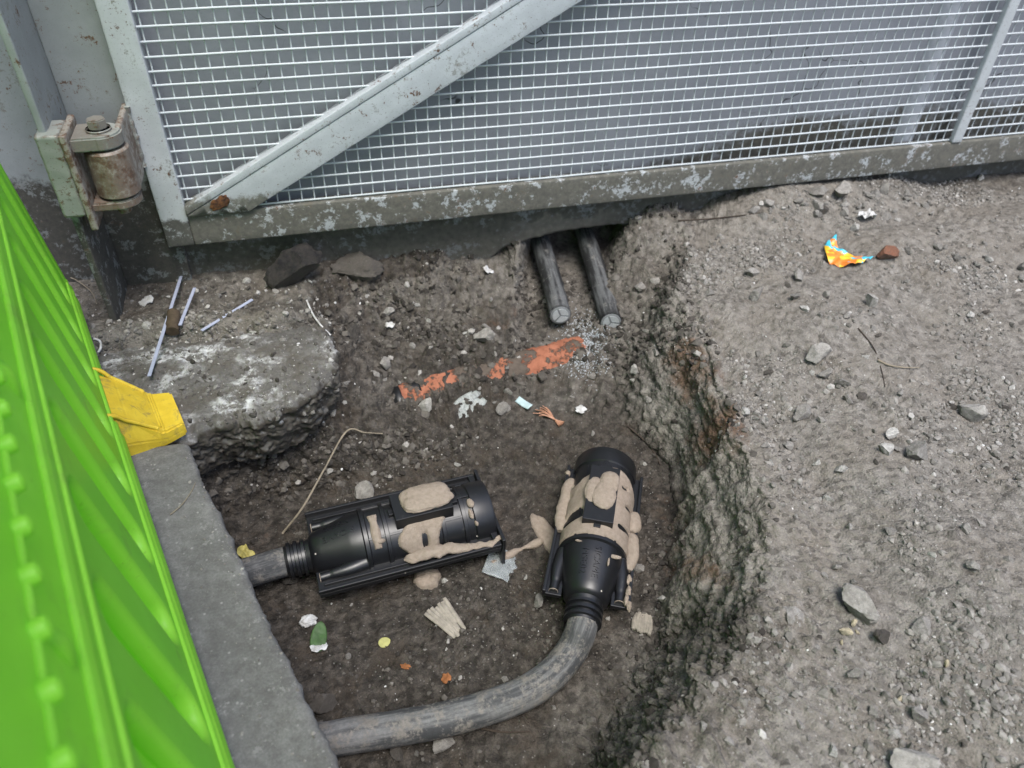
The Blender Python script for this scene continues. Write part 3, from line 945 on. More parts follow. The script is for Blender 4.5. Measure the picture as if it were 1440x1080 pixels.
xs = np.concatenate([np.arange(-.30, .3, .02), np.arange(.3, .897, .006), np.arange(.92, 3.2, .04)])
zs = np.concatenate([np.linspace(0, 1, 26, endpoint=False) * .16, [.16, .3, .5, .8, 1.3]])
zb = wall_bottom(xs) + .006 * fbm(np.stack([xs, xs * 0, xs * 0], -1), 25, 4, .65)
VV = []
for y, fl in ((YW, 1), (YW + .22, -1)):
    for i, x in enumerate(xs):
        for z in zs:
            zz = zb[i] + z if z < .16 else max(z, zb[i] + .16)
            VV.append((x, y, zz))
VV = np.array(VV); nx, nz = len(xs), len(zs)
nfront = nx * nz
lowm = np.exp(-(VV[:nfront, 2] - np.repeat(zb, nz)) / .02)
VV[:nfront, 1] += .0008 * fbm(VV[:nfront], 20, 3) * sstep(.14, .04, VV[:nfront, 2]) + lowm * (.006 * np.abs(fbm(VV[:nfront], 40, 3)))
F1 = grid_faces(nx, nz)
F2 = F1[:, ::-1] + nfront
bot = np.array([[i * nz, nfront + i * nz, nfront + (i + 1) * nz, (i + 1) * nz] for i in range(nx - 1)])
top_ = np.array([[i * nz + nz - 1, (i + 1) * nz + nz - 1, nfront + (i + 1) * nz + nz - 1, nfront + i * nz + nz - 1] for i in range(nx - 1)])
wall_me = mesh_np('wall', VV, np.concatenate([F1, F2, bot, top_]), True)
wall = empty('painted_wall', (0, 0, 0), label='grey painted rendered wall with muddy flaking foot behind the mesh gate', cat='wall')
obj('wall_face', wall_me, M['wall'], wall)
# downpipe behind the mesh
dp = empty('drain_pipe', (1.452, YW + .014, 0), label='pale grey vertical drain pipe on the wall behind the right of the mesh', cat='pipe')
obj('pipe_shaft', lathe([(-.14, .0), (-.14, .033), (1.3, .033)], 28, 'Z'), M['pipe'], dp)
for zz in (.62, 1.15):
    obj('pipe_clip', lathe([(zz, .033), (zz, .036), (zz + .02, .036), (zz + .02, .033)], 28, 'Z'), M['pipe'], dp)

# ------------------------------------------------------------------ steel post on the left
post = empty('steel_post', (-.42, 1.48, 0), label='grey steel gate post with a thin projecting flange at the left edge', cat='post')


def child(name, me, mat, parent, **kw):
    """part built in world coordinates under a thing whose Empty is unrotated"""
    me.transform(Matrix.Translation(-parent.location))
    return obj(name, me, mat, parent, **kw)


child('flange', rough_box(-.428, -.416, 1.395, YW + .02, -.10, 1.25, .012, .0012, 30, .002), M['post'], post)
child('web_plate', rough_box(-.416, -.285, YW - .018, YW - .004, -.10, 1.25, .02, .0012, 12, .002), M['post'], post)
child('side_plate', rough_box(-1.1, -.428, YW + .03, YW + .045, -.10, 1.25, .03, .0015, 12, .002), M['post'], post)

# ------------------------------------------------------------------ gate
gate = empty('mesh_gate', (-.28, YG, .06), label='pale grey steel gate with square wire mesh and a diagonal brace', cat='gate')
Z_TOP, X_END = 1.15, 2.45
child('stile', rough_box(-.307, -.255, YG, YG + .030, .062, Z_TOP, .012, .0009, 45, .003), M['paint'], gate)
child('bottom_rail', rough_box(-.2548, X_END, YG - .001, YG + .030, .062, .130, .014, .0009, 45, .003), M['rail'], gate)
child('top_rail', box(-.2548, X_END, YG, YG + .03, Z_TOP - .05, Z_TOP, .003), M['paint'], gate)
child('end_stile', box(X_END, X_END + .05, YG, YG + .03, .062, Z_TOP, .003), M['paint'], gate)
# brace: flat-sided bar standing proud of the mesh
a0, a1 = np.array([-.215, .125]), np.array([.475, .500])
dr = (a1 - a0) / np.linalg.norm(a1 - a0)
a1 = a0 + dr * 1.75
ln = 1.75
ang = math.atan2(dr[1], dr[0])
brace = None
for (w0_, w1_, ya_, yb_) in ((-.038, .0225, -.020, .010), (.0233, .038, -.0215, .0105)):
    bme = rough_box(-.12, ln, ya_, yb_, w0_, w1_, .016, .0010, 40, .0018)
    bme.transform(Matrix.Translation((a0[0] - .03, YG + .012, a0[1] - .012)) @ Matrix.Rotation(-ang, 4, 'Y'))
    bm = bmesh.new(); bm.from_mesh(bme)      # trimmed to rail, stile and top rail
    for co, no in (((0, 0, .1305), (0, 0, -1)), ((-.2545, 0, 0), (-1, 0, 0)), ((0, 0, Z_TOP - .051), (0, 0, 1))):
        rr = bmesh.ops.bisect_plane(bm, geom=bm.verts[:] + bm.edges[:] + bm.faces[:], plane_co=co, plane_no=no, clear_outer=True)
        ed = [g for g in rr['geom_cut'] if isinstance(g, bmesh.types.BMEdge)]
        if ed: bmesh.ops.holes_fill(bm, edges=ed)
    bm.to_mesh(bme); bm.free()
    if brace is None: brace = child('brace', bme, M['brace'], gate, label='pale diagonal brace with a muddy rusty foot')
    else: obj('edge_strip', bme, M['brace'], brace).data.transform(Matrix.Translation(-gate.location))
child('mullion', rough_box(1.556, 1.584, YG - .004, YG + .012, .1302, Z_TOP - .05, .014, .0008, 45, .003), M['paint'], gate)
# rust blister at the foot of the brace
rust_m = simple('rust', (0.17, 0.075, 0.03), 0.9, 0.3, 120, 0.8, 0.002, col2=(0.035, 0.02, 0.015))
bl = bmesh.new(); bmesh.ops.create_icosphere(bl, subdivisions=4, radius=1)
for v in bl.verts:
    d = 1 + .5 * float(perlin(np.array([[v.co.x * 2, v.co.y * 2, v.co.z * 2]]))[0])
    v.co = Vector((v.co.x * .020 * d, v.co.y * .002, v.co.z * .011 * d))
me = bm_mesh(bl, 'rust', True)
q = at_y(309, 286, YG - .0098)
me.transform(Matrix.Translation(q) @ Matrix.Rotation(-.55, 4, 'Y'))
child('rust_patch', me, rust_m, gate)
# woven wires
PITCH = .025
hx = np.linspace(-.256, X_END, 330)
for k in range(41):
    z = .1335 + PITCH * k
    if z > Z_TOP - .055: break
    y = YG + .0105
    wob = .0018 * perlin(np.stack([hx * 3, np.full_like(hx, k * 3.7), hx * 0], -1)) + .0005
    pts = np.stack([hx[::6], np.full(len(hx[::6]), y), z + wob[::6]], -1)
    child('mesh_wire', tube(pts, .00215, 7), M['wire'], gate)
zz = np.arange(.128, Z_TOP - .04, PITCH / 4)
k = 0
x = -.2475
while x < X_END - .005:
    y = YG + .0145 + .0007 * np.cos((zz - .1335) / PITCH * 2 * np.pi + math.pi)
    pts = np.stack([x + .0014 * perlin(np.stack([zz * 4, np.full_like(zz, k * 5.1), zz * 0], -1)), y, zz], -1)
    child('mesh_wire', tube(pts, .0016, 5), M['wire'], gate)
    x += .0245; k += 1

# ------------------------------------------------------------------ hinge
hg = empty('gate_hinge', (-.36, 1.42, .28), label='rusty painted hinge with hex bolt joining the gate to the post', cat='hinge')
child('bracket', rough_box(-.434, -.396, 1.378, 1.450, .213, .362, .006, .0022, 70, .005), M['hinge'], hg)
child('back_plate', rough_box(-.3955, -.384, 1.372, 1.470, .188, .362, .008, .0018, 70, .003), M['hinge_rust'], hg)


def lug(z0, z1, name, mat):
    bm = bmesh.new()
    pts = [(-.385, 1.385), (-.345, 1.385)]
    c = (-.342, 1.420); r = .036
    for a in np.linspace(-math.pi / 2, math.pi / 2, 16): pts.append((c[0] + r * math.cos(a), c[1] + r * math.sin(a)))
    pts += [(-.345, 1.456), (-.385, 1.456)]
    pts = [p for i, p in enumerate(pts) if i == 0 or math.dist(p, pts[i - 1]) > 1e-3]
    f = bm.faces.new([bm.verts.new((p[0], p[1], z0)) for p in pts])
    g = bmesh.ops.extrude_face_region(bm, geom=[f])
    for v in g['geom']:
        if isinstance(v, bmesh.types.BMVert): v.co.z = z1
    bmesh.ops.recalc_face_normals(bm, faces=bm.faces)
    bmesh.ops.bevel(bm, geom=[e for e in bm.edges if abs(e.verts[0].co.z - e.verts[1].co.z) < 1e-6], offset=.003, segments=2, affect='EDGES')
    return child(name, bm_mesh(bm, name), mat, hg)


lug(.326, .350, 'upper_lug', M['hinge'])
lug(.216, .232, 'lower_lug', M['hinge_rust'])
br = lathe([(.236, 0), (.236, .033), (.239, .037), (.318, .037), (.322, .033), (.322, 0)], 40, 'Z')
pv = np.empty(len(br.vertices) * 3, np.float32); br.vertices.foreach_get('co', pv); pv = pv.reshape(-1, 3)
pv[:, :2] *= (1 + .03 * fbm(pv, 60, 3))[:, None]; br.vertices.foreach_set('co', pv.ravel())
br.transform(Matrix.Translation((-.340, 1.420, 0)))
child('barrel', br, M['hinge_rust'], hg)
bolt = lathe([(.350, 0), (.350, .020), (.353, .021), (.3545, .020)], 32, 'Z'); bolt.transform(Matrix.Translation((-.342, 1.420, 0)))
child('washer', bolt, M['hinge'], hg)
bm = bmesh.new(); bmesh.ops.create_cone(bm, cap_ends=True, segments=6, radius1=.0165, radius2=.0165, depth=.017)
bmesh.ops.bevel(bm, geom=bm.edges[:], offset=.002, segments=2, affect='EDGES')
me = bm_mesh(bm, 'head'); me.transform(Matrix.Translation((-.342, 1.420, .362)) @ Matrix.Rotation(.3, 4, 'Z'))
child('bolt_head', me, M['hinge'], hg)
bt = lathe([(.196, 0), (.196, .010), (.199, .012), (.216, .012)], 20, 'Z'); bt.transform(Matrix.Translation((-.342, 1.420, 0)))
child('bolt_tail', bt, M['hinge_rust'], hg)
child('gate_leaf_plate', rough_box(-.318, -.3075, 1.425, 1.535, .230, .352, .008, .0018, 60, .003), M['hinge_rust'], hg)
wl = catmull([(-.3065, YG - .001, .24), (-.3055, YG - .003, .29), (-.3065, YG - .002, .32), (-.3055, YG - .002, .355)], 14)
child('weld_bead', tube(wl, .005, 8, noise=.004, nscale=90), M['hinge'], hg)

# ------------------------------------------------------------------ lime green barrier
p0 = at_z(330, 1080, .03); p1 = at_z(138, 505, .03)
U = (p1 - p0) / np.linalg.norm(p1 - p0)
W0 = np.array([U[1], -U[0], 0])
LEAN = math.radians(6)
UPV = np.array([0, 0, 1]) * math.cos(LEAN) - W0 * math.sin(LEAN)
W = np.cross(UPV, U) * -1
if np.dot(W, W0) < 0: W = -W
UEND, UBEG = 1.02, -.85
STUD_V = .448
base = p0 + UPV * .0
bar = empty('plastic_barrier', (0, 0, 0), label='lime green plastic pedestrian barrier with ribs and a row of studs at the left edge', cat='barrier')
BM4 = Matrix(((U[0], UPV[0], W[0], p0[0]), (U[1], UPV[1], W[1], p0[1]), (U[2], UPV[2], W[2], p0[2]), (0, 0, 0, 1)))
bar.matrix_world = BM4


def plate(name, outer, holes, z0, z1, bev, mat=None, res=3):
    cu = bpy.data.curves.new(name, 'CURVE'); cu.dimensions = '2D'; cu.fill_mode = 'BOTH'
    for pts in [outer] + holes:
        sp = cu.splines.new('POLY'); sp.points.add(len(pts) - 1); sp.use_cyclic_u = True
        for q, c in zip(sp.points, pts): q.co = (c[0], c[1], 0, 1)
    cu.extrude = (z1 - z0) / 2 - bev; cu.bevel_depth = bev; cu.bevel_resolution = res; cu.offset = -bev * .0
    o = bpy.data.objects.new('tmp', cu); COL.objects.link(o)
    dg = bpy.context.evaluated_depsgraph_get()
    me = bpy.data.meshes.new_from_object(o.evaluated_get(dg))
    bpy.data.objects.remove(o); bpy.data.curves.remove(cu)
    me.transform(Matrix.Translation((0, 0, (z0 + z1) / 2)))
    for p in me.polygons: p.use_smooth = True
    me.set_sharp_from_angle(angle=math.radians(50))
    me.materials.clear()
    return me


def stadium(u0, u1, v0, v1, n=10):
    r = (u1 - u0) / 2; cu_ = (u0 + u1) / 2
    pts = [(cu_ + r * math.cos(a), v1 - r + r * math.sin(a)) for a in np.linspace(0, math.pi, n)]
    pts += [(cu_ + r * math.cos(a), v0 + r + r * math.sin(a)) for a in np.linspace(math.pi, 2 * math.pi, n)]
    return pts


holes = []
u = UBEG + .05
while u + .10 < UEND - .03:
    holes.append(stadium(u + .020, u + .092, .058, .335)); u += .128
obj('lower_panel', plate('lower', [(UBEG, .018), (UEND, .018), (UEND, .368), (UBEG, .368)], holes, -.026, -.003, .0080), M['green'], bar)


def ubar(name, v, w, r, r2=None, u0=UBEG, u1=UEND, sides=18, **kw):
    ps_ = [(u0, v, w), (u0 + .002, v, w)] + [(uu, v, w) for uu in np.linspace(u0 + .02, u1 - .02, 30)] + [(u1 - .002, v, w), (u1, v, w)]
    rad = np.array([.6, .9] + [1] * 30 + [.9, .6]) * r
    return obj(name, tube(ps_, rad, sides), M['green'], bar, **kw)


obj('back_sheet', box(UBEG + .01, UEND - .01, .022, .36, -.034, -.0220, .002), M['green'], bar)
ubar('bottom_tube', .010, -.018, .020)
ubar('bottom_tube', .034, -.006, .009, sides=12)
for v_, w_, r_ in ((.050, -.003, .0045), (.352, -.003, .0035)):
    ubar('bead_line', v_, w_, r_, sides=8)
obj('upper_panel', box(UBEG, UEND, .366, .62, -.030, -.010, .004), M['green'], bar)
ubar('crease_rail', .374, -.009, .0045, sides=10)
ubar('stud_rail', STUD_V, -.0095, .0035, sides=10)
uu = UBEG + .03
stud = lathe([(-.010, .0080), (.002, .0080), (.005, .0070), (.0065, .004), (.007, 0)], 20, 'Z')
while uu < UEND - .02:
    o = obj('stud', stud, M['green'], bar); o.location = (uu, STUD_V, -.006); uu += .0455
uu = UBEG + .15
while uu < UEND - .05:
    me = tube(catmull([(uu, .384, -.018), (uu, .40, -.012), (uu, .415, -.0095), (uu, .428, -.012), (uu, .440, -.018)], 6), .007, 14)
    obj('panel_rib', me, M['green'], bar); uu += .31
ubar('hand_tube', .64, -.014, .026)
obj('sign_board', box(UBEG, UEND, .66, .93, -.034, -.006, .008), M['green'], bar)
ubar('top_tube', .955, -.018, .026)
obj('end_post', box(UEND - .022, UEND + .012, .02, .95, -.040, -.001, .008), M['green'], bar)

# yellow barrier foot
def foot_mesh():
    n0 = np.array([W0[0], W0[1]]); t0 = np.array([U[0], U[1]])
    tip = at_z(250, 575, .01)[:2]
    def P_(s, w, z): # s back from the tip, w along barrier direction
        p = tip - n0 * s + t0 * w; return (p[0], p[1], z)
    secs = [  # s, half width lo/hi, z bottom, z top
        (.000, -.052, .040, .020), (.032, -.062, .052, .021), (.040, -.063, .056, .030), (.075, -.064, .074, .062), (.110, -.065, .088, .086), (.26, -.065, .088, .090), (.30, -.065, .088, .058), (.36, -.06, .06, .020)]
    bm = bmesh.new(); ring = []
    for s, a, b, zt in secs:
        ins = .012 if zt > .03 else .002
        ring.append([bm.verts.new(P_(s, *q)) for q in ((a, -.006), (a, zt * .35), (a + ins, zt), (b - ins, zt), (b, zt * .35), (b, -.006))])
    for r0, r1 in zip(ring, ring[1:]):
        for k in range(6): bm.faces.new((r0[k], r0[(k + 1) % 6], r1[(k + 1) % 6], r1[k]))
    bm.faces.new(ring[0]); bm.faces.new(ring[-1][::-1])
    bmesh.ops.recalc_face_normals(bm, faces=bm.faces)
    bmesh.ops.bevel(bm, geom=bm.edges[:], offset=.003, segments=2, affect='EDGES')
    return bm_mesh(bm, 'foot')


foot = empty('barrier_foot', tuple(at_z(250, 575, 0)), label='scuffed yellow plastic barrier foot on the slab under the green barrier', cat='barrier foot')
child('foot_body', foot_mesh(), M['yellow'], foot)
_n0 = np.array([W0[0], W0[1]]); _t0 = np.array([U[0], U[1]]); _tip = at_z(250, 575, .01)[:2]
for _ws in (((.040, -.055, .030), (.075, -.054, .062), (.110, -.053, .086), (.24, -.053, .090)), ((.040, .046, .030), (.075, .062, .062), (.110, .076, .086), (.24, .076, .090)), ((.036, -.050, .0225), (.036, .0, .0225), (.036, .044, .0225))):
    _pp = []
    for _s, _w, _z in _ws:
        _q = _tip - _n0 * _s + _t0 * _w; _pp.append((_q[0], _q[1], _z))
    child('edge_rib', tube(catmull(_pp, 8), .0035, 8), M['yellow'], foot)

# ------------------------------------------------------------------ cables
def cable_mesh(path, rad, sides=28, noise=.0012, caps=True):
    me = tube(path, rad, sides, caps, noise, 40)
    n = len(path); L = np.concatenate([[0], np.cumsum(np.linalg.norm(np.diff(path, axis=0), axis=1))])
    al = np.repeat(L * 1.0, sides); ro = np.tile(np.abs(np.linspace(-1, 1, sides, endpoint=False)), n)
    for nm, a in (('along', al), ('round', ro)):
        t = me.attributes.new(nm, 'FLOAT', 'POINT'); t.data.foreach_set('value', a.astype(np.float32))
    return me


JZ = -.172
pj = at_z(818, 880, JZ); pe = at_z(852, 658, JZ)
B_ANG = math.atan2(pe[1] - pj[1], pe[0] - pj[0])
bdir = np.array([math.cos(B_ANG), math.sin(B_ANG), 0])
R_C = .0245
way = [np.array([pj[0], pj[1], JZ]) + bdir * .03, np.array([pj[0], pj[1], JZ]) - bdir * .005]
for px, py in ((803, 915), (770, 953), (720, 982), (640, 1007), (560, 1023), (480, 1036), (400, 1052)):
    q = at_z(px, py, -.19); way.append(np.array([q[0], q[1], -.192]))
path = catmull(way, 12)
cab = obj('power_cable', cable_mesh(path, R_C), M['cable'], label='thick muddy black cable curving from the right joint to the slab', cat='cable')

aj = at_z(402, 790, JZ); ae = at_z(688, 719, JZ)
A_ANG = math.atan2(ae[1] - aj[1], ae[0] - aj[0])
adir = np.array([math.cos(A_ANG), math.sin(A_ANG), 0])
way = [aj + adir * .03, aj - adir * .02, aj - adir * .06 + np.array([0, 0, -.004]), aj - adir * .12 + np.array([0, .004, -.008])]
obj('power_cable', cable_mesh(catmull(way, 8), R_C * 1.02), M['cable'], label='short muddy cable stub between the slab edge and the left joint', cat='cable')


def old_cable(pts, label):
    pth = catmull(pts, 14)
    e = empty('cut_cable', tuple(pth[-1]), label=label, cat='cable', group='old cut cables coming from under the wall')
    me = cable_mesh(pth, 0.0245, 26, .002, True); child('sheath', me, M['old_cable'], e)
    d = pth[-1] - pth[-3]; d /= np.linalg.norm(d)
    q = Vector(d).to_track_quat('Z', 'X').to_matrix().to_4x4()
    cut = lathe([(.0, 0), (.0, .0225), (.0012, .0225), (.0018, .0210), (.0018, 0)], 26, 'Z'); cut.transform(q)
    f = obj('cut_face', cut, M['core_gap'], e)
    for k in range(3):
        bm = bmesh.new(); a0_ = k * 2 * math.pi / 3 + .4
        pts_ = [(.0022 * math.cos(a0_ + 1.047), .0022 * math.sin(a0_ + 1.047))] + [(.0180 * math.cos(a), .0180 * math.sin(a)) for a in np.linspace(a0_ + .12, a0_ + 1.97, 9)]
        fc = bm.faces.new([bm.verts.new((p[0], p[1], .0019)) for p in pts_])
        g = bmesh.ops.extrude_face_region(bm, geom=[fc])
        for v in g['geom']:
            if isinstance(v, bmesh.types.BMVert): v.co.z = .0032
        me = bm_mesh(bm, 'core'); me.transform(q)
        obj('core', me, M['core'], f)
    return e


def cz(px, py, z): return np.array(at_z(px, py, z))


c1 = [cz(735, 290, -.07), cz(757, 335, -.092), cz(775, 392, -.104), cz(788, 443, -.104)]
c2 = [cz(802, 275, -.065), cz(822, 330, -.092), cz(843, 395, -.106), cz(859, 453, -.107)]
old_cable(c1, 'left of the two old cut cables sticking out from under the wall')
old_cable(c2, 'right of the two old cut cables sticking out from under the wall')

# ------------------------------------------------------------------ cable joints
R_B = .0555


def text_mesh(body, size, x0, arc0, rfun, h=.0011):
    cu = bpy.data.curves.new('txt', 'FONT'); cu.body = body; cu.size = size; cu.extrude = h; cu.space_character = 1.08
    o = bpy.data.objects.new('tmp', cu); COL.objects.link(o)
    dg = bpy.context.evaluated_depsgraph_get()
    me = bpy.data.meshes.new_from_object(o.evaluated_get(dg))
    bpy.data.objects.remove(o); bpy.data.curves.remove(cu)
    bm = bmesh.new(); bm.from_mesh(me)
    bmesh.ops.subdivide_edges(bm, edges=[e for e in bm.edges if e.calc_length() > .004], cuts=2)
    for v in bm.verts:
        x = x0 - v.co.x; s = v.co.y + arc0; r = rfun(x) + v.co.z + .0004; a = s / rfun(x)
        v.co = (x, -r * math.sin(a), r * math.cos(a))
    bm.to_mesh(me); bm.free()
    me.materials.clear()
    return me


def cone_r(x):
    return float(np.interp(x, [.0, .044, .048, .060, .104, .110, .128, .4], [.027, .0335, .0365, .0400, R_B - .0045, R_B - .003, R_B - .0015, R_B]))


def patch_on_cyl(x0, x1, a0, a1, thick, mask, nx=70, na=90, rfun=None, nz=.0012):
    """resin skin on the barrel: a closed sheet where mask(x, a) > 0, swelling from its edge"""
    xs_ = np.linspace(x0, x1, nx); as_ = np.linspace(a0, a1, na)
    Xg, Ag = np.meshgrid(xs_, as_, indexing='ij')
    m = mask(Xg, Ag)
    r0 = R_B if rfun is None else rfun(Xg, Ag)
    t = thick * np.sqrt(np.clip(m, 0, 1))
    pp = np.stack([Xg, -R_B * np.sin(Ag), R_B * np.cos(Ag)], -1).reshape(-1, 3)
    t = t + nz * fbm(pp, 90, 3).reshape(t.shape) * (m > .05)
    r = r0 + np.where(m > 0, t, -.002)
    Vp = np.stack([Xg, -r * np.sin(Ag), r * np.cos(Ag)], -1).reshape(-1, 3)
    F = grid_faces(nx, na)
    mf = m.ravel()
    F = F[(mf[F] > 0).any(1)]
    used = np.unique(F); remap = -np.ones(len(Vp), int); remap[used] = np.arange(len(used))
    return mesh_np('resin', Vp[used], remap[F][:, ::-1])


def blob(cx, cy, cz_, sx, sy, sz, seed, amp=.25, sub=4, pw=2.0):
    bm = bmesh.new(); bmesh.ops.create_icosphere(bm, subdivisions=sub, radius=1)
    co = np.array([v.co for v in bm.verts])
    d = 1 + amp * fbm(co, 1.4, 3, .5, seed) + amp * .35 * fbm(co, 4.5, 3, .55, seed) + .05 * fbm(co, 12, 2, .6, seed)
    for v, c, dd in zip(bm.verts, co, d):
        g = (abs(c[0]) ** pw + abs(c[1]) ** pw) ** (1 / pw)
        k = np.hypot(c[0], c[1]) / g if g > 1e-6 else 1
        v.co = Vector((cx + c[0] * sx * dd * k, cy + c[1] * sy * dd * k, cz_ + c[2] * sz * dd))
    return bm_mesh(bm, 'blob', True)


def make_joint(loc, angle, L, label, style):
    e = empty('cable_joint', loc, (0, 0, angle), label=label, cat='cable joint', group='black cable joint shells filled with resin')
    x1 = .128
    prof = [(.000, .0255)]
    for k in range(3):
        xk = .004 + k * .0115
        prof += [(xk, .0265), (xk + .001, .0305), (xk + .006, .0305), (xk + .007, .0268)]
    prof += [(.041, .0285), (.044, .0335), (.048, .0365), (.060, .0400), (x1 - .024, R_B - .0045), (x1 - .018, R_B - .003), (x1, R_B - .0015)]
    prof += [(x1 + .002, R_B + .003), (x1 + .008, R_B + .003), (x1 + .010, R_B)]
    ribs = (.175, .255) if style == 'B' else (.168, .222, .262, .300)
    for rb in ribs:
        prof += [(rb - .004, R_B), (rb - .003, R_B + .0032), (rb + .003, R_B + .0032), (rb + .004, R_B)]
    prof += [(L - .036, R_B), (L - .034, R_B + .0025), (L - .003, R_B + .0025), (L, R_B + .001), (L, R_B - .006), (L - .004, R_B - .010), (L - .004, 0)]
    obj('shell', lathe(prof, 72, 'X'), M['black'], e)
    # split flange with raised edges
    fl0, fl1 = .044, L - (.02 if style == 'B' else .002)
    hw = .086 if style == 'A' else .071
    for s in (-1, 1):
        ya, yb = sorted((s * .040, s * hw))
        fp = obj('flange', box(fl0, fl1, ya, yb, -.004, .004, .0012), M['black'], e)
        ya, yb = sorted((s * (hw - .0055), s * hw))
        obj('flange_lip', box(fl0 - .001, fl1 + .001, ya, yb + 0, .0042, .0125, .0015), M['black'], fp)
        ya, yb = sorted((s * (hw - .0185), s * (hw - .0145)))
        obj('flange_lip', box(fl0 + .01, fl1 - .002, ya, yb, .0042, .0085, .001), M['black'], fp)
        # injection spout lying beside the cone
        sp_ = catmull([(.128, s * .046, .006), (.098, s * .0520, .007), (.070, s * .0530, .006), (.050, s * .0535, .005)], 8)
        sm = obj('spout', tube(sp_, np.concatenate([np.linspace(.015, .0088, 17), np.full(8, .0078)]), 18), M['black'], e)
        tip = lathe([(.0502, .0071), (.0490, .0071), (.0490, .0080), (.0502, .0080)], 18, 'X'); tip.transform(Matrix.Translation((0, s * .0535, .005)))
        obj('spout_rim', tip, M['resin'], sm)
    if style == 'A':
        obj('end_plate', box(L + .0, L + .006, -hw, hw, -.045, .022, .0015), M['black'], e)
        obj('end_plate_lip', box(L - .012, L - .001, -hw + .004, hw - .004, .0045, .012, .001), M['black'], e)
    # filling port
    lx0, lx1 = (.185, .283) if style == 'A' else (.158, .284)
    lw, lz = (.029, .071)  if style == 'A' else (.026, .068)
    port = obj('fill_port', box(lx0, lx1, -lw, lw, R_B - .010, lz, .0012), M['black'], e)
    obj('port_hinge', box(lx1, lx1 + .012, -.012, .012, R_B - .004, R_B + .006, .001), M['black'], port)
    obj('port_hinge', box(lx0 - .008, lx0, -.006, .006, R_B - .004, R_B + .006, .001), M['black'], port)
    # ridges on the barrel and the centre seam
    obj('seam_rib', box(lx1 + .012, L - .036, -.0035, .0035, R_B - .002, R_B + .0035, .001), M['black'], e)
    for yy in (-.035, .035):
        a = yy / R_B
        bx = box(x1 + .004, .30, -.002, .002, R_B - .003, R_B + .0016, .0006); bx.transform(Matrix.Rotation(-a, 4, 'X'))
        obj('seam_rib', bx, M['black'], e)
    # raised lettering on the cone
    obj('lettering', text_mesh('SICAME', .0150, .118, .0035, cone_r), M['black'], e)
    obj('lettering', text_mesh('MSE02', .0150, .112, -.0170, cone_r), M['black'], e)
    if style == 'A':
        obj('resin_cap', blob((lx0 + lx1) / 2 + .010, .004, lz + .0025, .044, .028, .0085, 3.0, .16, 5, 3.2), M['resin'], e)
        mk = lambda X, Aa: np.minimum(np.minimum((X - .192 - .010 * np.sin(Aa * 5)) / .006, (.262 + .012 * np.sin(Aa * 3 + 1) - X) / .006), 1) - 1.6 * np.exp(-(((X - .228) / .006) ** 2 + ((Aa - 1.05) / .32) ** 2)) + .25 * fbm(np.stack([X, Aa * .05, X * 0], -1).reshape(-1, 3), 60, 3).reshape(X.shape)
        obj('resin_run', patch_on_cyl(.170, .290, .35, 1.52, .0055, mk), M['resin'], e)
        mk2 = lambda X, Aa: np.minimum(1 - ((X - .150) / .0075) ** 2 - .3 * np.sin(Aa * 9), 1 - ((Aa - .42) / .55) ** 6)
        obj('resin_run', patch_on_cyl(.130, .17, -.2, 1.0, .005, mk2, 40, 60), M['resin'], e)
        pts = [(.186, -.064, .010), (.215, -.066, .014), (.25, -.066, .014), (.285, -.072, .012), (.31, -.076, .012), (.335, -.077, .012), (.358, -.070, .014)]
        pp = catmull(pts, 10); rr_ = np.interp(np.linspace(0, 1, len(pp)), [0, .08, .3, .55, .7, .85, 1], [.003, .0115, .0125, .0085, .0055, .006, .003])
        obj('resin_run', tube(pp, rr_, 16, noise=.006, nscale=80, flat=.6), M['resin'], e)
        mk3 = lambda X, Aa: np.minimum(1 - ((X - .272 - .010 * np.sin(Aa * 6)) / .012) ** 2, 1 - ((Aa + .55) / .5) ** 4) + .5 * fbm(np.stack([X, Aa * .05, X * 0 + 5], -1).reshape(-1, 3), 70, 3).reshape(X.shape)
        obj('resin_run', patch_on_cyl(.245, .30, -1.2, .1, .003, mk3, 50, 60), M['resin'], e)
        for (x, a, s1, s2) in ((.316, .30, .006, .010), (.312, .62, .004, .012), (.318, .95, .003, .006), (.155, .78, .008, .004)):
            b_ = blob(x, -math.sin(a) * R_B, math.cos(a) * R_B + .002, s1, s2, .004, x * 50, .4, 3); obj('resin_drip', b_, M['resin'], e)
    else:
        obj('resin_cap', blob((lx0 + lx1) / 2 - .006, -.004, lz + .001, .030, .0205, .0075, 6.0, .08, 5, 2.3), M['resin'], e)
        obj('resin_cap', blob((lx0 + lx1) / 2 + .026, -.010, lz + .0005, .026, .0175, .0070, 7.0, .08, 5, 2.2), M['resin'], e)
        obj('resin_cap', blob((lx0 + lx1) / 2 + .004, .014, lz - .003, .032, .016, .0075, 9.0, .08, 5, 2.2), M['resin'], e)

        def mk(X, Aa):
            base_ = np.minimum(np.minimum((X - .139) / .006, (.283 + .016 * np.sin(Aa * 2.2 + .6) - X) / .006), 1)
            nn_ = fbm(np.stack([X, Aa * .05, X * 0 + 2.2], -1).reshape(-1, 3), 45, 3).reshape(X.shape)
            gap = np.zeros_like(X)
            for gx, ga, sx, sa in ((.183, -.88, .013, .42), (.235, -1.15, .004, .12), (.262, -1.0, .005, .2), (.177, .98, .005, .32), (.228, 1.12, .005, .26), (.262, .75, .004, .14)):
                gap = np.maximum(gap, np.exp(-(((X - gx - .012 * (Aa - ga)) / sx) ** 4 + ((Aa - ga) / sa) ** 4)))
            return base_ - 1.9 * gap + .22 * nn_
        obj('resin_run', patch_on_cyl(.130, .305, -1.5, 1.5, .0042, mk, 100, 150, nz=.0008), M['resin'], e)
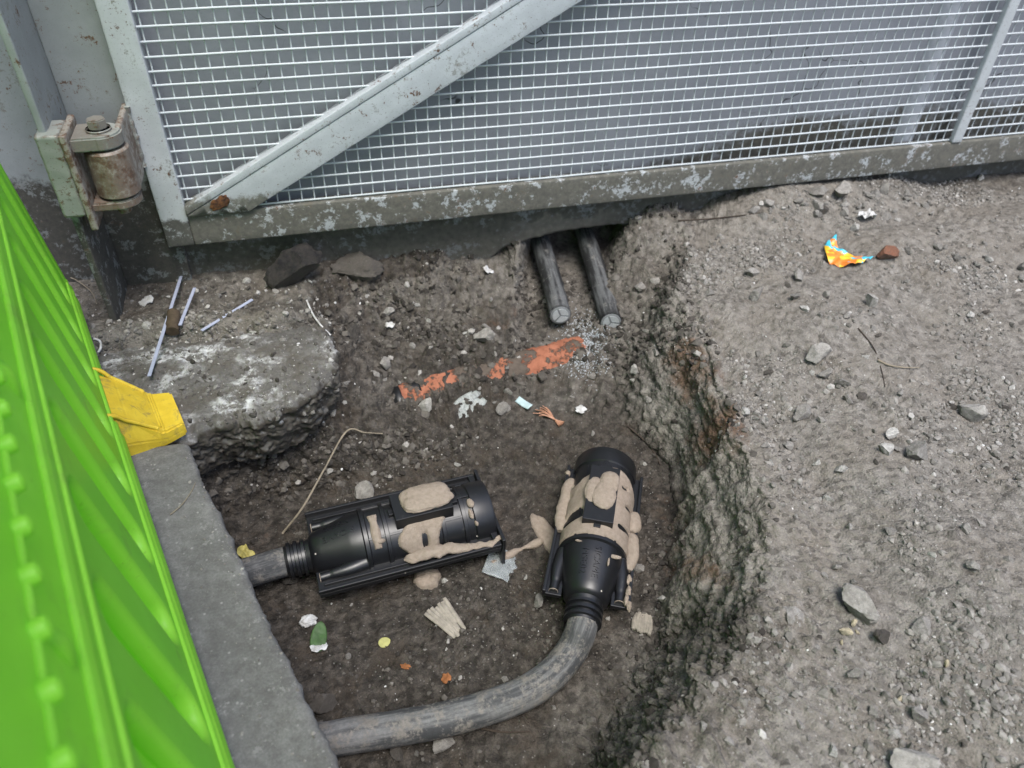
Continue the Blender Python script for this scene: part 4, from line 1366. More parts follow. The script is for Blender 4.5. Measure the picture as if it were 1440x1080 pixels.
        for (pts, rr_) in (([(.168, .062, .010), (.195, .063, .012), (.235, .062, .012), (.27, .061, .012), (.292, .059, .010)], .0125),
                           ([(.112, -.063, .010), (.140, -.065, .011), (.17, -.064, .012), (.188, -.062, .012)], .0115),
                           ([(.192, -.061, .012), (.21, -.063, .012), (.235, -.061, .012)], .0130)):
            pp = catmull(pts, 12); q_ = np.sin(np.linspace(.12, math.pi - .12, len(pp))) ** .3 * rr_
            obj('resin_run', tube(pp, q_, 18, noise=.003, nscale=60, flat=.72), M['resin'], e)
        for (x, y, s1, s2) in ((.095, -.064, .009, .006), (.072, -.066, .010, .005), (.055, -.064, .012, .004), (.306, .068, .006, .005), (.045, -.069, .010, .004)):
            obj('resin_drip', blob(x, y, .010, s1, s2, .005, x * 90, .5, 3), M['resin'], e)
        for (x, a, s1, s2) in ((.112, .72, .004, .012), (.098, .58, .009, .002), (.125, -.5, .0015, .006)):
            r_ = cone_r(x); obj('resin_drip', blob(x, -math.sin(a) * r_, math.cos(a) * r_ + .001, s1, s2, .003, x * 50, .4, 3), M['resin'], e)
    return e


make_joint((aj[0], aj[1], JZ), A_ANG, .352, 'black plastic cable joint lying left, its port heaped with beige resin', 'A')
make_joint((pj[0], pj[1], JZ), B_ANG, .345, 'black plastic cable joint on the right, wrapped in beige resin, on the curved cable', 'B')


# ------------------------------------------------------------------ spilt resin on the soil
def puddle(px, py, wpx, hpx, rot, seed, label, thick=.006, name='resin_puddle', mat='resin', cat='resin spill', amp=.35):
    c, _n = spot(px, py)
    sx, sy = px_size(wpx / 2, c), px_size(hpx / 2, c) * 1.3
    nr, na = 16, 64
    rows_ = []
    for i in range(nr + 1):
        t = i / nr
        a = np.linspace(0, TWO, na, endpoint=False)
        rad = 1 + amp * fbm(np.stack([np.cos(a), np.sin(a), a * 0], -1), 1.3, 3, .5, seed)
        x, y = sx * rad * np.cos(a) * t, sy * rad * np.sin(a) * t
        X = c.x + x * math.cos(rot) - y * math.sin(rot); Y = c.y + x * math.sin(rot) + y * math.cos(rot)
        hz = thick * math.sqrt(max(0, 1 - t ** 3)) * (1 + .35 * fbm(np.stack([X, Y, X * 0], -1), 70, 2, .5, seed))
        Z = np.array([gz(p, q, -.02 if c.z < -.1 else .4) for p, q in zip(X, Y)]) if i in (0, nr) else None
        rows_.append([X, Y, hz, Z, t])
    z_c = rows_[0][3].mean(); z_e = rows_[-1][3]
    V_ = []
    for X, Y, hz, Z, t in rows_:
        V_.append(np.stack([X, Y, (z_c * (1 - t) + z_e * t) * .5 + min(z_c, float(np.median(z_e))) * .5 + hz - (.004 if t == 1 else 0) + .001], -1))
    me = mesh_np(name, np.array(V_).reshape(-1, 3), grid_faces(nr + 1, na, wrap_v=True))
    bm = bmesh.new(); bm.from_mesh(me); bmesh.ops.remove_doubles(bm, verts=bm.verts[:], dist=1e-6); bmesh.ops.recalc_face_normals(bm, faces=bm.faces); bm.to_mesh(me); bm.free()
    return obj(name, me, M[mat], label=label, cat=cat)


puddle(600, 812, 40, 30, .3, 2.0, 'folded beige resin blob on the soil below the left joint', .014)
puddle(767, 752, 30, 58, .2, 5.0, 'flat beige resin puddle on the soil left of the right joint', .008)
tp = []
for px, py in ((762, 762), (745, 770), (728, 776), (712, 784), (700, 789), (692, 796)):
    p, n_ = spot(px, py); tp.append((p.x, p.y, p.z + .004))
tp = catmull(tp, 8)
obj('resin_trail', tube(tp, .0055 + .0025 * np.sin(np.linspace(0, 14, len(tp))), 12, noise=.003, nscale=70), M['resin'], label='thin trickle of beige resin running from the puddle over the clear film', cat='resin spill')


# ------------------------------------------------------------------ terracotta pipe in the slope
q0, _ = spot(578, 556); q1, _ = spot(812, 487)
v0 = np.array(q0) + np.array([-.02, .012, -.031]); v1 = np.array(q1) + np.array([.02, .012, -.037])
pth = np.linspace(v0, v1, 40)
tcp = empty('clay_pipe', tuple(v0), label='orange terracotta pipe half buried in the slope below the cut cables', cat='pipe')
child('barrel', tube(pth, .046, 48, noise=.006, nscale=30), M['clay'], tcp)
tend = tube(np.linspace(v0 - (v1 - v0) * .12, v0 + (v1 - v0) * .10, 14), np.concatenate([np.linspace(.02, .046, 7), np.full(7, .0455)]), 32, noise=.008, nscale=35)
child('tarred_end', tend, M['tar'], tcp)


# ------------------------------------------------------------------ stones
def stone_shape(seed, sub=2, flat=.8, cuts=13):
    r_ = np.random.default_rng(seed)
    bm = bmesh.new(); bmesh.ops.create_icosphere(bm, subdivisions=sub, radius=1)
    co = np.array([v.co for v in bm.verts])
    for _ in range(cuts):
        n = r_.normal(size=3); n /= np.linalg.norm(n)
        d = r_.uniform(.38, .74)
        s = co @ n - d
        co = co - np.where(s > 0, s, 0)[:, None] * n
    co *= (1 + .20 * fbm(co, 1.9, 5, .65, seed * 1.7))[:, None]
    co *= np.array([1, r_.uniform(.65, .9), flat * r_.uniform(.8, 1.1)])
    co /= np.abs(co[:, 0]).max()
    for v, c in zip(bm.verts, co): v.co = c
    me = bm_mesh(bm, 'stone', True)
    me.set_sharp_from_angle(angle=math.radians(24))
    return me


STONES = {}


def stone_var(k, mat):
    key = (k, mat)
    if k >= 20 and key not in STONES:
        me = stone_shape(k, 4, .9, 7)
        co = np.empty(len(me.vertices) * 3, np.float32); me.vertices.foreach_get('co', co); co = co.reshape(-1, 3)
        co *= (1 + .45 * (billow(co, 2.2, 4, k) - .2) + .10 * fbm(co, 7, 3))[:, None]
        me.vertices.foreach_set('co', co.astype(np.float32).ravel()); me.materials.append(M[mat]); STONES[key] = me
    if key not in STONES:
        me = stone_shape(k + 3, 4 if k < 8 else 2, [.95, .8, 1.0, .75][k % 4]); me.materials.append(M[mat]); STONES[key] = me
    return STONES[key]


def put_stone(px, py, wpx, k, mat='stone', rot=None, label=None, group=None, name='stone', sink=.35, cat='stone', sc=(1, 1, 1), tilt=0.2):
    p, n = spot(px, py)
    s = px_size(wpx / 2, p)
    me = stone_var(k, mat)
    o = bpy.data.objects.new(name, me); COL.objects.link(o)
    h = s * .62 * sc[2]
    o.location = p + n * (h * (1 - 2 * sink))
    rz = random.uniform(0, TWO) if rot is None else rot
    q = Vector((0, 0, 1)).rotation_difference(n.lerp(Vector((0, 0, 1)), .5).normalized())
    o.rotation_mode = 'QUATERNION'
    from mathutils import Quaternion
    o.rotation_quaternion = q @ Quaternion((0, 0, 1), rz) @ Quaternion((1, 0, 0), random.uniform(-tilt, tilt))
    o.scale = (s * sc[0], s * sc[1], s * sc[2])
    return tag(o, label, cat, group)


NAMED = [
    (1213, 852, 66, 7, 'stone_light', 'largest pale grey rock on the right ground with cream crumbs below it'),
    (1109, 862, 42, 1, 'stone', 'flat grey stone set in the pale ground near the right rim of the pit'),
    (1242, 901, 26, 2, 'stone_dark', 'dark brown pointed stone below the largest rock'),
    (1295, 880, 34, 3, 'stone', 'grey stone to the right of the dark pointed stone'),
    (1151, 505, 50, 4, 'stone_light', 'long grey slab-like stone leaning in the rubble right of the pit'),
    (1163, 529, 24, 5, 'stone', 'rounded stone tucked under the long leaning stone'),
    (1183, 540, 22, 6, 'stone', 'upright wedge stone below the long leaning stone'),
    (1129, 585, 32, 7, 'stone', 'pale triangular stone beside the dark patch on the right rim'),
    (1293, 640, 36, 2, 'stone', 'grey wedge stone right of the two pale bone-like chips'),
    (1255, 612, 22, 5, 'stone_pale', 'upper of two pale bone-like stone chips'),
    (1241, 634, 28, 6, 'stone_pale', 'lower of two pale bone-like stone chips'),
    (1185, 662, 20, 3, 'stone_pale', 'small flat white stone on smooth ground'),
    (1263, 634, 14, 1, 'stone', 'small round pebble touching the lower pale chip'),
    (1364, 584, 46, 0, 'stone_light', 'broad flat stone at the far right edge of the rubble'),
    (1120, 394, 30, 4, 'stone', 'angular grey stone left below the sweet wrapper'),
    (1063, 418, 26, 6, 'stone', 'pale stone nearest the upper right rim of the pit'),
    (1055, 386, 22, 7, 'stone', 'grey stone above the pale stone at the upper right rim'),
    (1117, 420, 18, 5, 'stone', 'small stone under the angular grey stone'),
    (1131, 436, 18, 3, 'stone_pale', 'pale broken stone below the angular grey stone'),
    (1226, 430, 22, 2, 'stone_pale', 'pale pebble standing alone below the brick fragment'),
    (1365, 441, 13, 1, 'stone_pale', 'small bluish white pebble on bare ground at far right'),
    (1313, 347, 20, 4, 'stone', 'stone on the ridge at the upper right'),
    (1274, 355, 16, 6, 'stone', 'light stone just right of the brick fragment'),
    (1072, 628, 16, 0, 'stone', 'left of a pair of small pale stones on the sloping rim'),
    (1106, 625, 17, 1, 'stone', 'right of a pair of small pale stones on the sloping rim'),
    (1283, 1066, 70, 5, 'stone_light', 'big rock cut by the bottom edge of the picture at right'),
    (1290, 1010, 28, 2, 'stone', 'rounded stone above the big rock at the bottom'),
    (1268, 1045, 18, 3, 'stone', 'pebble wedged against the big rock at the bottom'),
    (1203, 948, 24, 7, 'stone', 'dusty stone low on the right ground above the pebbles'),
    (1225, 1003, 22, 6, 'stone', 'dull stone between the dusty stone and the bottom rock'),
    (1365, 795, 24, 4, 'stone', 'flat stone at right beneath two pebbles'),
    (1358, 747, 20, 0, 'stone', 'pale stone above the flat stone at right'),
    (1250, 748, 20, 1, 'stone', 'grey pebble alone on smooth ground left of the flat stone'),
    (508, 692, 36, 1, 'stone', 'rounded stone in the pit touching the back of the left joint'),
    (412, 816, 30, 4, 'stone_dark', 'dark stone under the short cable stub'),
    (600, 567, 26, 3, 'stone_pale', 'pale lump below the left end of the clay pipe'),
    (707, 577, 24, 5, 'stone', 'pale stone right of the striped splinter'),
    (758, 533, 18, 2, 'stone_dark', 'dark pebble against the front of the clay pipe'),
    (713, 552, 14, 6, 'stone', 'small stone just below the middle of the clay pipe'),
    (684, 475, 32, 7, 'stone', 'flat pale stone in the slope above the clay pipe'),
    (541, 512, 26, 0, 'stone', 'knobbly stone in the slope left of the clay pipe'),
    (545, 440, 22, 4, 'stone', 'stone high in the slope behind the footing'),
    (490, 470, 34, 24, 'stone_dark', 'brown stone beside the right end of the footing'),
    (902, 404, 20, 1, 'stone', 'flat stone in the hollow right of the cut cables'),
    (455, 995, 44, 23, 'stone_dark', 'dark lump against the slab where the curved cable enters'),
    (620, 1045, 40, 3, 'stone', 'stone below the curved cable at the bottom of the pit'),
    (560, 1060, 26, 5, 'stone_dark', 'dark stone below the curved cable near the slab'),
    (756, 848, 22, 7, 'stone', 'grey stone beside the left spout of the right joint'),
    (893, 800, 22, 0, 'stone', 'grey stone right of the resin on the right joint'),
    (1150, 272, 30, 3, 'stone', 'stone in the shade under the middle of the gate rail'),
    (1180, 272, 34, 5, 'stone', 'largest stone in the heap under the gate rail'),
    (1081, 288, 20, 1, 'stone', 'upright brown stone under the gate rail'),
]
for i, (px, py, w, k, m, lab) in enumerate(NAMED):
    put_stone(px, py, w, k, m, label=lab, sc=(1, 1, .95) if w < 40 else (1, .95, .85), sink=.22)
put_stone(1240, 360, 36, 2, 'brick', .1, 'red-brown brick fragment half sunk in the ground right of the wrapper', name='brick_fragment', cat='brick', sc=(1, .7, .7))
put_stone(424, 396, 84, 21, 'asphalt', .35, 'jagged black asphalt lump against the foot of the wall', name='asphalt_lump', cat='asphalt', sc=(1, .75, .95), sink=.10)
put_stone(505, 386, 74, 22, 'stone_dark', .1, 'flat grey broken slab piece right of the black asphalt lump', name='broken_slab', cat='concrete', sc=(1, .75, .75), sink=.2)
for (px, py, w, lab) in ((1186, 888, 22, 'cluster-end cream crumb left below the largest rock'), (1200, 878, 14, 'cream crumb touching the largest rock'), (1183, 903, 9, 'tiny cream crumb lowest below the largest rock'), (1332, 934, 13, 'lone cream crumb at right on bare ground'), (1266, 984, 13, 'cream crumb between the dusty stones near the bottom'), (1206, 891, 9, 'tiny cream crumb left of the dark pointed stone')):
    put_stone(px, py, w, 9, 'stone_cream', label=lab, name='cream_crumb', cat='crumb', sink=.25)

# rubble of the right-hand ground and of the pit: countable pieces
pl = np.random.default_rng(5)


SCAT = []
LANDMARK = {
 'r': [('sweet wrapper', 1183, 366), ('white paper ball', 1217, 309), ('brick fragment', 1240, 360), ('long leaning stone', 1151, 505), ('brown twig', 1262, 516), ('two pale bone-like chips', 1248, 622), ('broad flat stone at far right', 1364, 584), ('largest pale rock', 1213, 852), ('big rock at the bottom edge', 1283, 1066), ('foot of the thin gate bar', 1342, 225), ('flat stone near the pit rim', 1109, 862), ('flat stone low at right', 1365, 795), ('angular grey stone', 1120, 394), ('lone cream crumb', 1332, 934), ('triangular stone on the rim', 1129, 585), ('bluish white pebble', 1365, 441), ('lowest right corner rock', 1425, 1000)],
 's': [('clay pipe', 690, 525), ('left cut cable', 780, 430), ('right cut cable', 855, 440), ('striped splinter', 664, 569), ('copper strands', 780, 590), ('broken slab piece', 505, 386), ('white scrap high on the slope', 550, 460), ('brown stone by the footing', 490, 470), ('pale scrap under the wall', 684, 383), ('hollow beside the cut cables', 910, 400)],
 'f': [('left joint', 550, 745), ('right joint', 830, 760), ('clear film', 703, 796), ('forked splinter', 632, 876), ('green leaf', 447, 900), ('pale yellow-green leaf', 540, 903), ('curved cable', 640, 1007), ('shiny foil', 776, 961), ('ragged wood chip', 903, 876), ('pale twig', 480, 650)],
 'o': [('brown wooden plug', 244, 460), ('longest plastic strip', 225, 505), ('slanting plastic strip', 320, 452), ('bent white wire', 450, 450), ('torn white scrap', 208, 425), ('yellow barrier foot', 215, 575), ('black asphalt lump', 420, 405)]}
SHADE = {'stone': 'grey', 'stone_pale': 'pale', 'stone_dark': 'dark'}
ORD = ['nearest', 'second', 'third', 'fourth', 'fifth', 'sixth', 'seventh', 'eighth', 'ninth', 'tenth', 'eleventh', 'twelfth', 'thirteenth', 'fourteenth']


def label_scattered():
    kinds = {}
    for o, px, py, mat, where, noun in SCAT:
        nm, lx, ly = min(LANDMARK[where], key=lambda q: (q[1] - px) ** 2 + (q[2] - py) ** 2)
        dx, dy = px - lx, py - ly
        dirn = ('right of' if dx > 0 else 'left of') if abs(dx) > abs(dy) else ('below' if dy > 0 else 'above')
        kinds.setdefault((SHADE[mat], noun, dirn, nm), []).append((math.hypot(dx, dy), o))
    for (sh, noun, dirn, nm), lst in kinds.items():
        lst.sort(key=lambda q: q[0])
        for i, (_d, o) in enumerate(lst):
            if len(lst) == 1: o['label'] = f'the one small {sh} {noun} {dirn} the {nm}'
            elif i == 0: o['label'] = f'small {sh} {noun} nearest {dirn} the {nm}'
            else: o['label'] = f'{ORD[i] if i < len(ORD) else "farthest"} small {sh} {noun} {dirn} the {nm}'


def scatter_px(n, x0, x1, y0, y1, wlo, whi, label, group, mats, test=None, name='stone', where='r', noun='stone'):
    c = 0
    while c < n:
        px, py = pl.uniform(x0, x1), pl.uniform(y0, y1)
        if test and not test(px, py): continue
        w = wlo + (whi - wlo) * pl.random() ** 2.2
        mt = mats[int(pl.integers(0, len(mats)))]
        o = put_stone(px, py, w, 8 + int(pl.integers(0, 8)), mt, label=label, group=group, sink=.3, name=name, sc=(1, 1, .85))
        SCAT.append((o, px, py, mt, where, noun))
        c += 1


def right_side(px, py):
    lim = np.interp(py, [270, 400, 480, 600, 700, 850, 960, 1080], [950, 985, 1000, 1040, 1080, 1085, 1040, 930])
    return px > lim and py > 300 - (px - 900) * .12 + 5


scatter_px(120, 960, 1440, 235, 1080, 9, 19, 'small loose grey stone scattered over the right-hand ground', 'loose stones on the right-hand ground', ['stone', 'stone', 'stone', 'stone_pale', 'stone_dark'], right_side)
scatter_px(34, 1050, 1330, 262, 310, 10, 22, 'grey stone in the heap of rubble below the gate rail', 'rubble heap below the gate rail', ['stone', 'stone'], lambda a, b: b > 318 - (a - 900) * .155, noun='rubble stone')
scatter_px(48, 480, 930, 395, 610, 8, 18, 'small stone caught in the earth slope below the wall', 'small stones in the earth slope', ['stone', 'stone', 'stone_pale', 'stone_dark'], where='s', noun='slope stone')
scatter_px(34, 390, 930, 610, 1060, 7, 13, 'pebble pressed into the dark floor of the pit', 'pebbles on the pit floor', ['stone', 'stone_pale', 'stone_dark'], where='f', noun='pebble')
scatter_px(40, 160, 460, 395, 560, 7, 14, 'small stone on top of the old footing', 'small stones on the old footing', ['stone', 'stone_pale', 'stone_dark'], where='o', noun='footing stone')
label_scattered()


# ------------------------------------------------------------------ grit: uncountable grains, one object each kind
def unit_ico():
    bm = bmesh.new(); bmesh.ops.create_icosphere(bm, subdivisions=1, radius=1)
    v = np.array([x.co for x in bm.verts]); f = np.array([[x.index for x in q.verts] for q in bm.faces]); bm.free()
    return v, f


ICO_V, ICO_F = unit_ico()


def grit(name, pos, size, mat, label, seed, squash=.75, aniso=.35):
    r_ = np.random.default_rng(seed)
    n = len(pos)
    base = np.stack([ICO_V * (1 + r_.normal(0, .22, (len(ICO_V), 1))) for _ in range(24)])
    v = base[r_.integers(0, 24, n)]
    sc = np.stack([np.ones(n), 1 - aniso * r_.random(n), squash * (1 - .3 * r_.random(n))], -1)
    v = v * sc[:, None, :]
    q = r_.normal(size=(n, 4)); q[:, 1:3] *= .5; q /= np.linalg.norm(q, axis=1)[:, None]
    w, x, y, z = q.T
    R = np.stack([1 - 2 * (y * y + z * z), 2 * (x * y - z * w), 2 * (x * z + y * w), 2 * (x * y + z * w), 1 - 2 * (x * x + z * z), 2 * (y * z - x * w), 2 * (x * z - y * w), 2 * (y * z + x * w), 1 - 2 * (x * x + y * y)], -1).reshape(n, 3, 3)
    v = np.einsum('nij,nkj->nki', R, v) * size[:, None, None] + pos[:, None, :]
    f = ICO_F[None] + (np.arange(n) * len(ICO_V))[:, None, None]
    return obj(name, mesh_np(name, v.reshape(-1, 3), f.reshape(-1, 3), False), M[mat], label=label, kind='stuff')


# sample the ground sheet by area
soil_me.calc_loop_triangles()
NT_ = len(soil_me.loop_triangles)
tri = np.empty(NT_ * 3, np.int32); soil_me.loop_triangles.foreach_get('vertices', tri); tri = tri.reshape(-1, 3)
pc = P[tri].mean(1); ar = np.linalg.norm(np.cross(P[tri[:, 1]] - P[tri[:, 0]], P[tri[:, 2]] - P[tri[:, 0]]), axis=1) * .5
tt = Tf[tri].mean(1)
nrm = np.cross(P[tri[:, 1]] - P[tri[:, 0]], P[tri[:, 2]] - P[tri[:, 0]]); nrm /= np.linalg.norm(nrm, axis=1)[:, None] + 1e-12
upz = np.abs(nrm[:, 2])
cc = (pc - CAM_C) @ CAM_M
vis = (cc[:, 2] > .2) & (np.abs(cc[:, 0] / cc[:, 2]) < .72) & (np.abs(cc[:, 1] / cc[:, 2]) < .55) & (pc[:, 1] < YW + .02)
vis &= ~((pc[:, 0] < slab_x(pc[:, 1])) & (pc[:, 1] < .99))
def blank(px, py, z, sx, sy, a):
    q = at_z(px, py, z); return 1 - a * np.exp(-(((pc[:, 0] - q[0]) / sx) ** 2 + ((pc[:, 1] - q[1]) / sy) ** 2))


clump = blank(1130, 790, 0, .05, .16, .85) * blank(985, 315, 0, .10, .06, .9) * blank(1100, 960, 0, .10, .06, .5) * np.clip(.22 + 2.1 * fbm(pc, 5, 4, .6, 13.0), .02, 2.0)


def sample(n, wgt):
    w = ar * wgt * vis; w /= w.sum()
    idx = rng.choice(NT_, n, p=w)
    a, b = rng.random(n), rng.random(n); sw = a + b > 1; a[sw], b[sw] = 1 - a[sw], 1 - b[sw]
    t = tri[idx]
    return P[t[:, 0]] + (P[t[:, 1]] - P[t[:, 0]]) * a[:, None] + (P[t[:, 2]] - P[t[:, 0]]) * b[:, None]


out_w = (tt > 1.0) * clump
pos = sample(19000, out_w ** 1.5); grit('gravel', pos,   .0013 + .0068 * rng.random(len(pos)) ** 5.5, 'grit_dry', 'loose grey grit and crumbs of dry earth on the right-hand ground', 1)
slope_w = ((tt > -.1) & (tt <= 1.03)) * np.clip(upz, .15, 1) * clump * np.where(pc[:, 1] > 1.0, 1.6, np.where(pc[:, 0] > .35, .45, 1.0))
pos = sample(7000, slope_w); grit('earth_crumbs', pos, .0016 + .0095 * rng.random(len(pos)) ** 4, 'grit_wet', 'dark earth crumbs clinging to the sides of the pit', 2)
floor_w = (tt <= 0) * clump
pos = sample(2300, floor_w); grit('earth_crumbs', pos, .0012 + .0045 * rng.random(len(pos)) ** 4, 'grit_wet', 'dark earth crumbs and grit on the floor of the pit', 3)
pos = sample(800, (.22 * (tt <= 1) + .40 * (tt > 1)) * clump); grit('pale_chips', pos, .0009 + .0026 * rng.random(len(pos)) ** 3, 'chips', 'tiny pale chips of stone and mortar strewn about', 4)
# pale filings below the cut cables
q = np.array(spot(818, 482)[0]); pq = []
while len(pq) < 1900:
    px, py = pl.normal(822, 17), pl.normal(484, 22)
    pq.append(np.array(spot(px, py)[0]))
grit('cut_filings', np.array(pq), .0008 + .0014 * rng.random(len(pq)) ** 2, 'filings', 'pale blue-grey saw filings on the soil below the cut cables', 5)
# grit on the footing
pq, ps2 = [], []
while len(pq) < 1500:
    px, py = pl.uniform(120, 475), pl.uniform(392, 600)
    p, n_ = spot(px, py)
    if p.y < 1.0 or p.x > .03 or p.z < -.08: continue
    pq.append(np.array(p)); ps2.append(.0010 + .0060 * pl.random() ** 4)
grit('footing_grit', np.array(pq), np.array(ps2), 'grit_mid', 'earth crumbs and grit lying on the old concrete footing', 6)
pq, ps2 = [], []
for _ in range(420):
    y = pl.uniform(.33, .97); x = float(slab_x(y)) - .004 - .16 * pl.random() ** 3
    pq.append(np.array((x, y, gz(x, y)))); ps2.append(.0005 + .0028 * pl.random() ** 5)
grit('slab_crumbs', np.array(pq), np.array(ps2), 'grit_dry', 'earth crumbs spilt on the concrete slab', 9)
pq = [np.array(spot(pl.uniform(130, 470), pl.uniform(395, 560))[0]) for _ in range(170)]
grit('pale_chips', np.array(pq), .0010 + .0030 * rng.random(170) ** 2.5, 'chips', 'tiny white chips lying on the old concrete footing', 8, .4)


# ------------------------------------------------------------------ litter
def ground_path(pts, lift=.002, n=10):
    out = []
    for px, py in pts:
        p, nn_ = spot(px, py); out.append(np.array(p) + np.array(nn_) * lift)
    return catmull(out, n)


def rod(pts, r, mat, name, label, cat, lift=.003, sides=8, flat=1.0, n=10, group=None, taper=False, wob=0.0):
    pp = ground_path(pts, lift, n)
    rad = np.full(len(pp), r) if not taper else np.linspace(r, r * .45, len(pp))
    return obj(name, tube(pp, rad, sides, noise=wob, nscale=120, flat=flat), M[mat], label=label, cat=cat, group=group)


def strip(p_a, p_b, w, mat, name, label, cat, group=None):
    """a straight plastic strip resting on the two spots"""
    a, b = np.array(spot(*p_a)[0]), np.array(spot(*p_b)[0])
    mids = [np.array(spot(*(np.array(p_a) * (1 - t) + np.array(p_b) * t))[0]) for t in np.linspace(0, 1, 9)]
    # lift the straight strip on to the highest ground below it
    lift = max(0.0, max(m[2] - (a[2] * (1 - t) + b[2] * t) for m, t in zip(mids, np.linspace(0, 1, 9)))) * .7
    a[2] += lift + .002; b[2] += lift + .002
    d = b - a; L_ = np.linalg.norm(d)
    me = box(0, L_, -w / 2, w / 2, 0, .0018, .0005)
    X = d / L_; Yv = np.cross((0, 0, 1), X); Yv /= np.linalg.norm(Yv); Zv = np.cross(X, Yv)
    o = obj(name, me, M[mat], label=label, cat=cat, group=group)
    o.matrix_world = Matrix(((X[0], Yv[0], Zv[0], a[0]), (X[1], Yv[1], Zv[1], a[1]), (X[2], Yv[2], Zv[2], a[2]), (0, 0, 0, 1)))
    return o


TG = 'pale plastic strips on the footing'
strip((257, 397), (213, 538), .0062, 'tie', 'plastic_strip', 'longest pale blue plastic strip, passing under the brown wooden plug', 'plastic strip', TG)
strip((278, 420), (258, 473), .0062, 'tie', 'plastic_strip', 'short pale blue plastic strip right of the brown wooden plug', 'plastic strip', TG)
strip((357, 430), (286, 474), .0065, 'tie', 'plastic_strip', 'pale blue plastic strip lying aslant in the middle of the footing', 'plastic strip', TG)
rod(((430, 424), (440, 442), (452, 458), (463, 472)), .0019, 'white', 'white_wire', 'thin white wire bent over the right corner of the footing', 'wire')
rod(((131, 476), (139, 480), (141, 489), (136, 496)), .0022, 'white', 'white_curl', 'small white plastic curl beside the green barrier', 'plastic curl')
pa, pb = np.array(spot(245, 447)[0]), np.array(spot(246, 474)[0])
mid = (pa + pb) / 2 + np.array([0, 0, .013]); dd = (pb - pa); dd[2] *= .3; dd /= np.linalg.norm(dd)
pp = np.array([mid + dd * t for t in np.linspace(-.027, .027, 12)])
obj('wooden_plug', tube(pp, .0125, 9, noise=.003, nscale=60), M['cork'], label='small brown wooden plug on the longest plastic strip', cat='wooden plug')


def sheet(px, py, lpx, wpx, rot, mat, name, label, cat, seed, crump=.004, lift=.004, nx=20, ny=14, shape=None, group=None, thick=.0006, curl=0.0, tilt=0.0, bend=0.0):
    """thin crumpled scrap; shape(u,v) -> keep"""
    p, n_ = spot(px, py)
    L_, w_ = px_size(lpx, p), px_size(wpx, p) * 1.25
    u, v = np.meshgrid(np.linspace(-.5, .5, nx), np.linspace(-.5, .5, ny), indexing='ij')
    k = shape(u, v) if shape else np.ones_like(u)
    x, y = u * L_, v * w_ * (k if shape else 1)
    pp_ = np.stack([x, y, x * 0], -1).reshape(-1, 3)
    pp_[:, 1] += bend * L_ * (4 * (pp_[:, 0] / L_) ** 2)
    cs_ = 1.6 / max(L_, .02)
    z = crump * (1.5 * fbm(pp_, cs_, 3, .5, seed) + 1.0 * np.abs(fbm(pp_, cs_ * 2, 2, .5, seed + 3))) + curl * (pp_[:, 0] / L_) ** 2 + tilt * pp_[:, 0]
    z = z - z.min()
    me = mesh_np(name, np.stack([pp_[:, 0], pp_[:, 1], z], -1), grid_faces(nx, ny))
    bm = bmesh.new(); bm.from_mesh(me)
    bmesh.ops.solidify(bm, geom=bm.faces[:], thickness=thick)
    bm.to_mesh(me); bm.free()
    o = obj(name, me, M[mat], label=label, cat=cat, group=group)
    q = Vector((0, 0, 1)).rotation_difference(n_.lerp(Vector((0, 0, 1)), .4).normalized())
    o.rotation_euler = (q.to_matrix().to_4x4() @ Matrix.Rotation(rot, 4, 'Z')).to_euler()
    o.location = p + n_ * lift
    return o


leaf_s = lambda u, v: np.sqrt(np.clip(1 - (2 * u) ** 2, 0.01, 1)) * (1 - .25 * u)
rag_s = lambda u, v: np.sqrt(np.clip(1 - (1.75 * u) ** 2, .15, 1)) * (.95 + .22 * np.sin(u * 11 + v * 3))
splin_s = lambda u, v: np.clip(1.0 - np.clip(u * 2, 0, 1) ** 2 * .8, .1, 1) * (.85 + .15 * np.sin(u * 40))


def splinters(px, py, lpx, wpx, rot, mat, name, label, n, seed, fan=.12):
    """a chip of wood: slivers side by side along the grain"""
    p, n_ = spot(px, py); r_ = np.random.default_rng(seed)
    e = empty(name, p + n_ * .003, label=label, cat='wood splinter')
    q = Vector((0, 0, 1)).rotation_difference(n_.lerp(Vector((0, 0, 1)), .4).normalized())
    e.rotation_euler = (q.to_matrix().to_4x4() @ Matrix.Rotation(rot, 4, 'Z')).to_euler()
    L_, w_ = px_size(lpx, p), px_size(wpx, p) * 1.2
    for k in range(n):
        t = (k + .5) / n - .5
        l0, l1 = -L_ * (.5 - .12 * r_.random()), L_ * (.5 - .35 * r_.random() - .25 * abs(t))
        sw = w_ / n * 1.05
        a = [(l0, t * w_ * .8 + fan * t * l0 * -2, 0), ((l0 + l1) / 2, t * w_, .001), (l1, t * w_ * .75, .002 * r_.random())]
        pp2 = catmull(a, 7)
        rad = sw * np.sin(np.linspace(.35, math.pi - .35, len(pp2))) ** .4
        obj('sliver', tube(pp2, rad, 6, noise=.0008, nscale=200, flat=.35), M[mat], e)
    return e


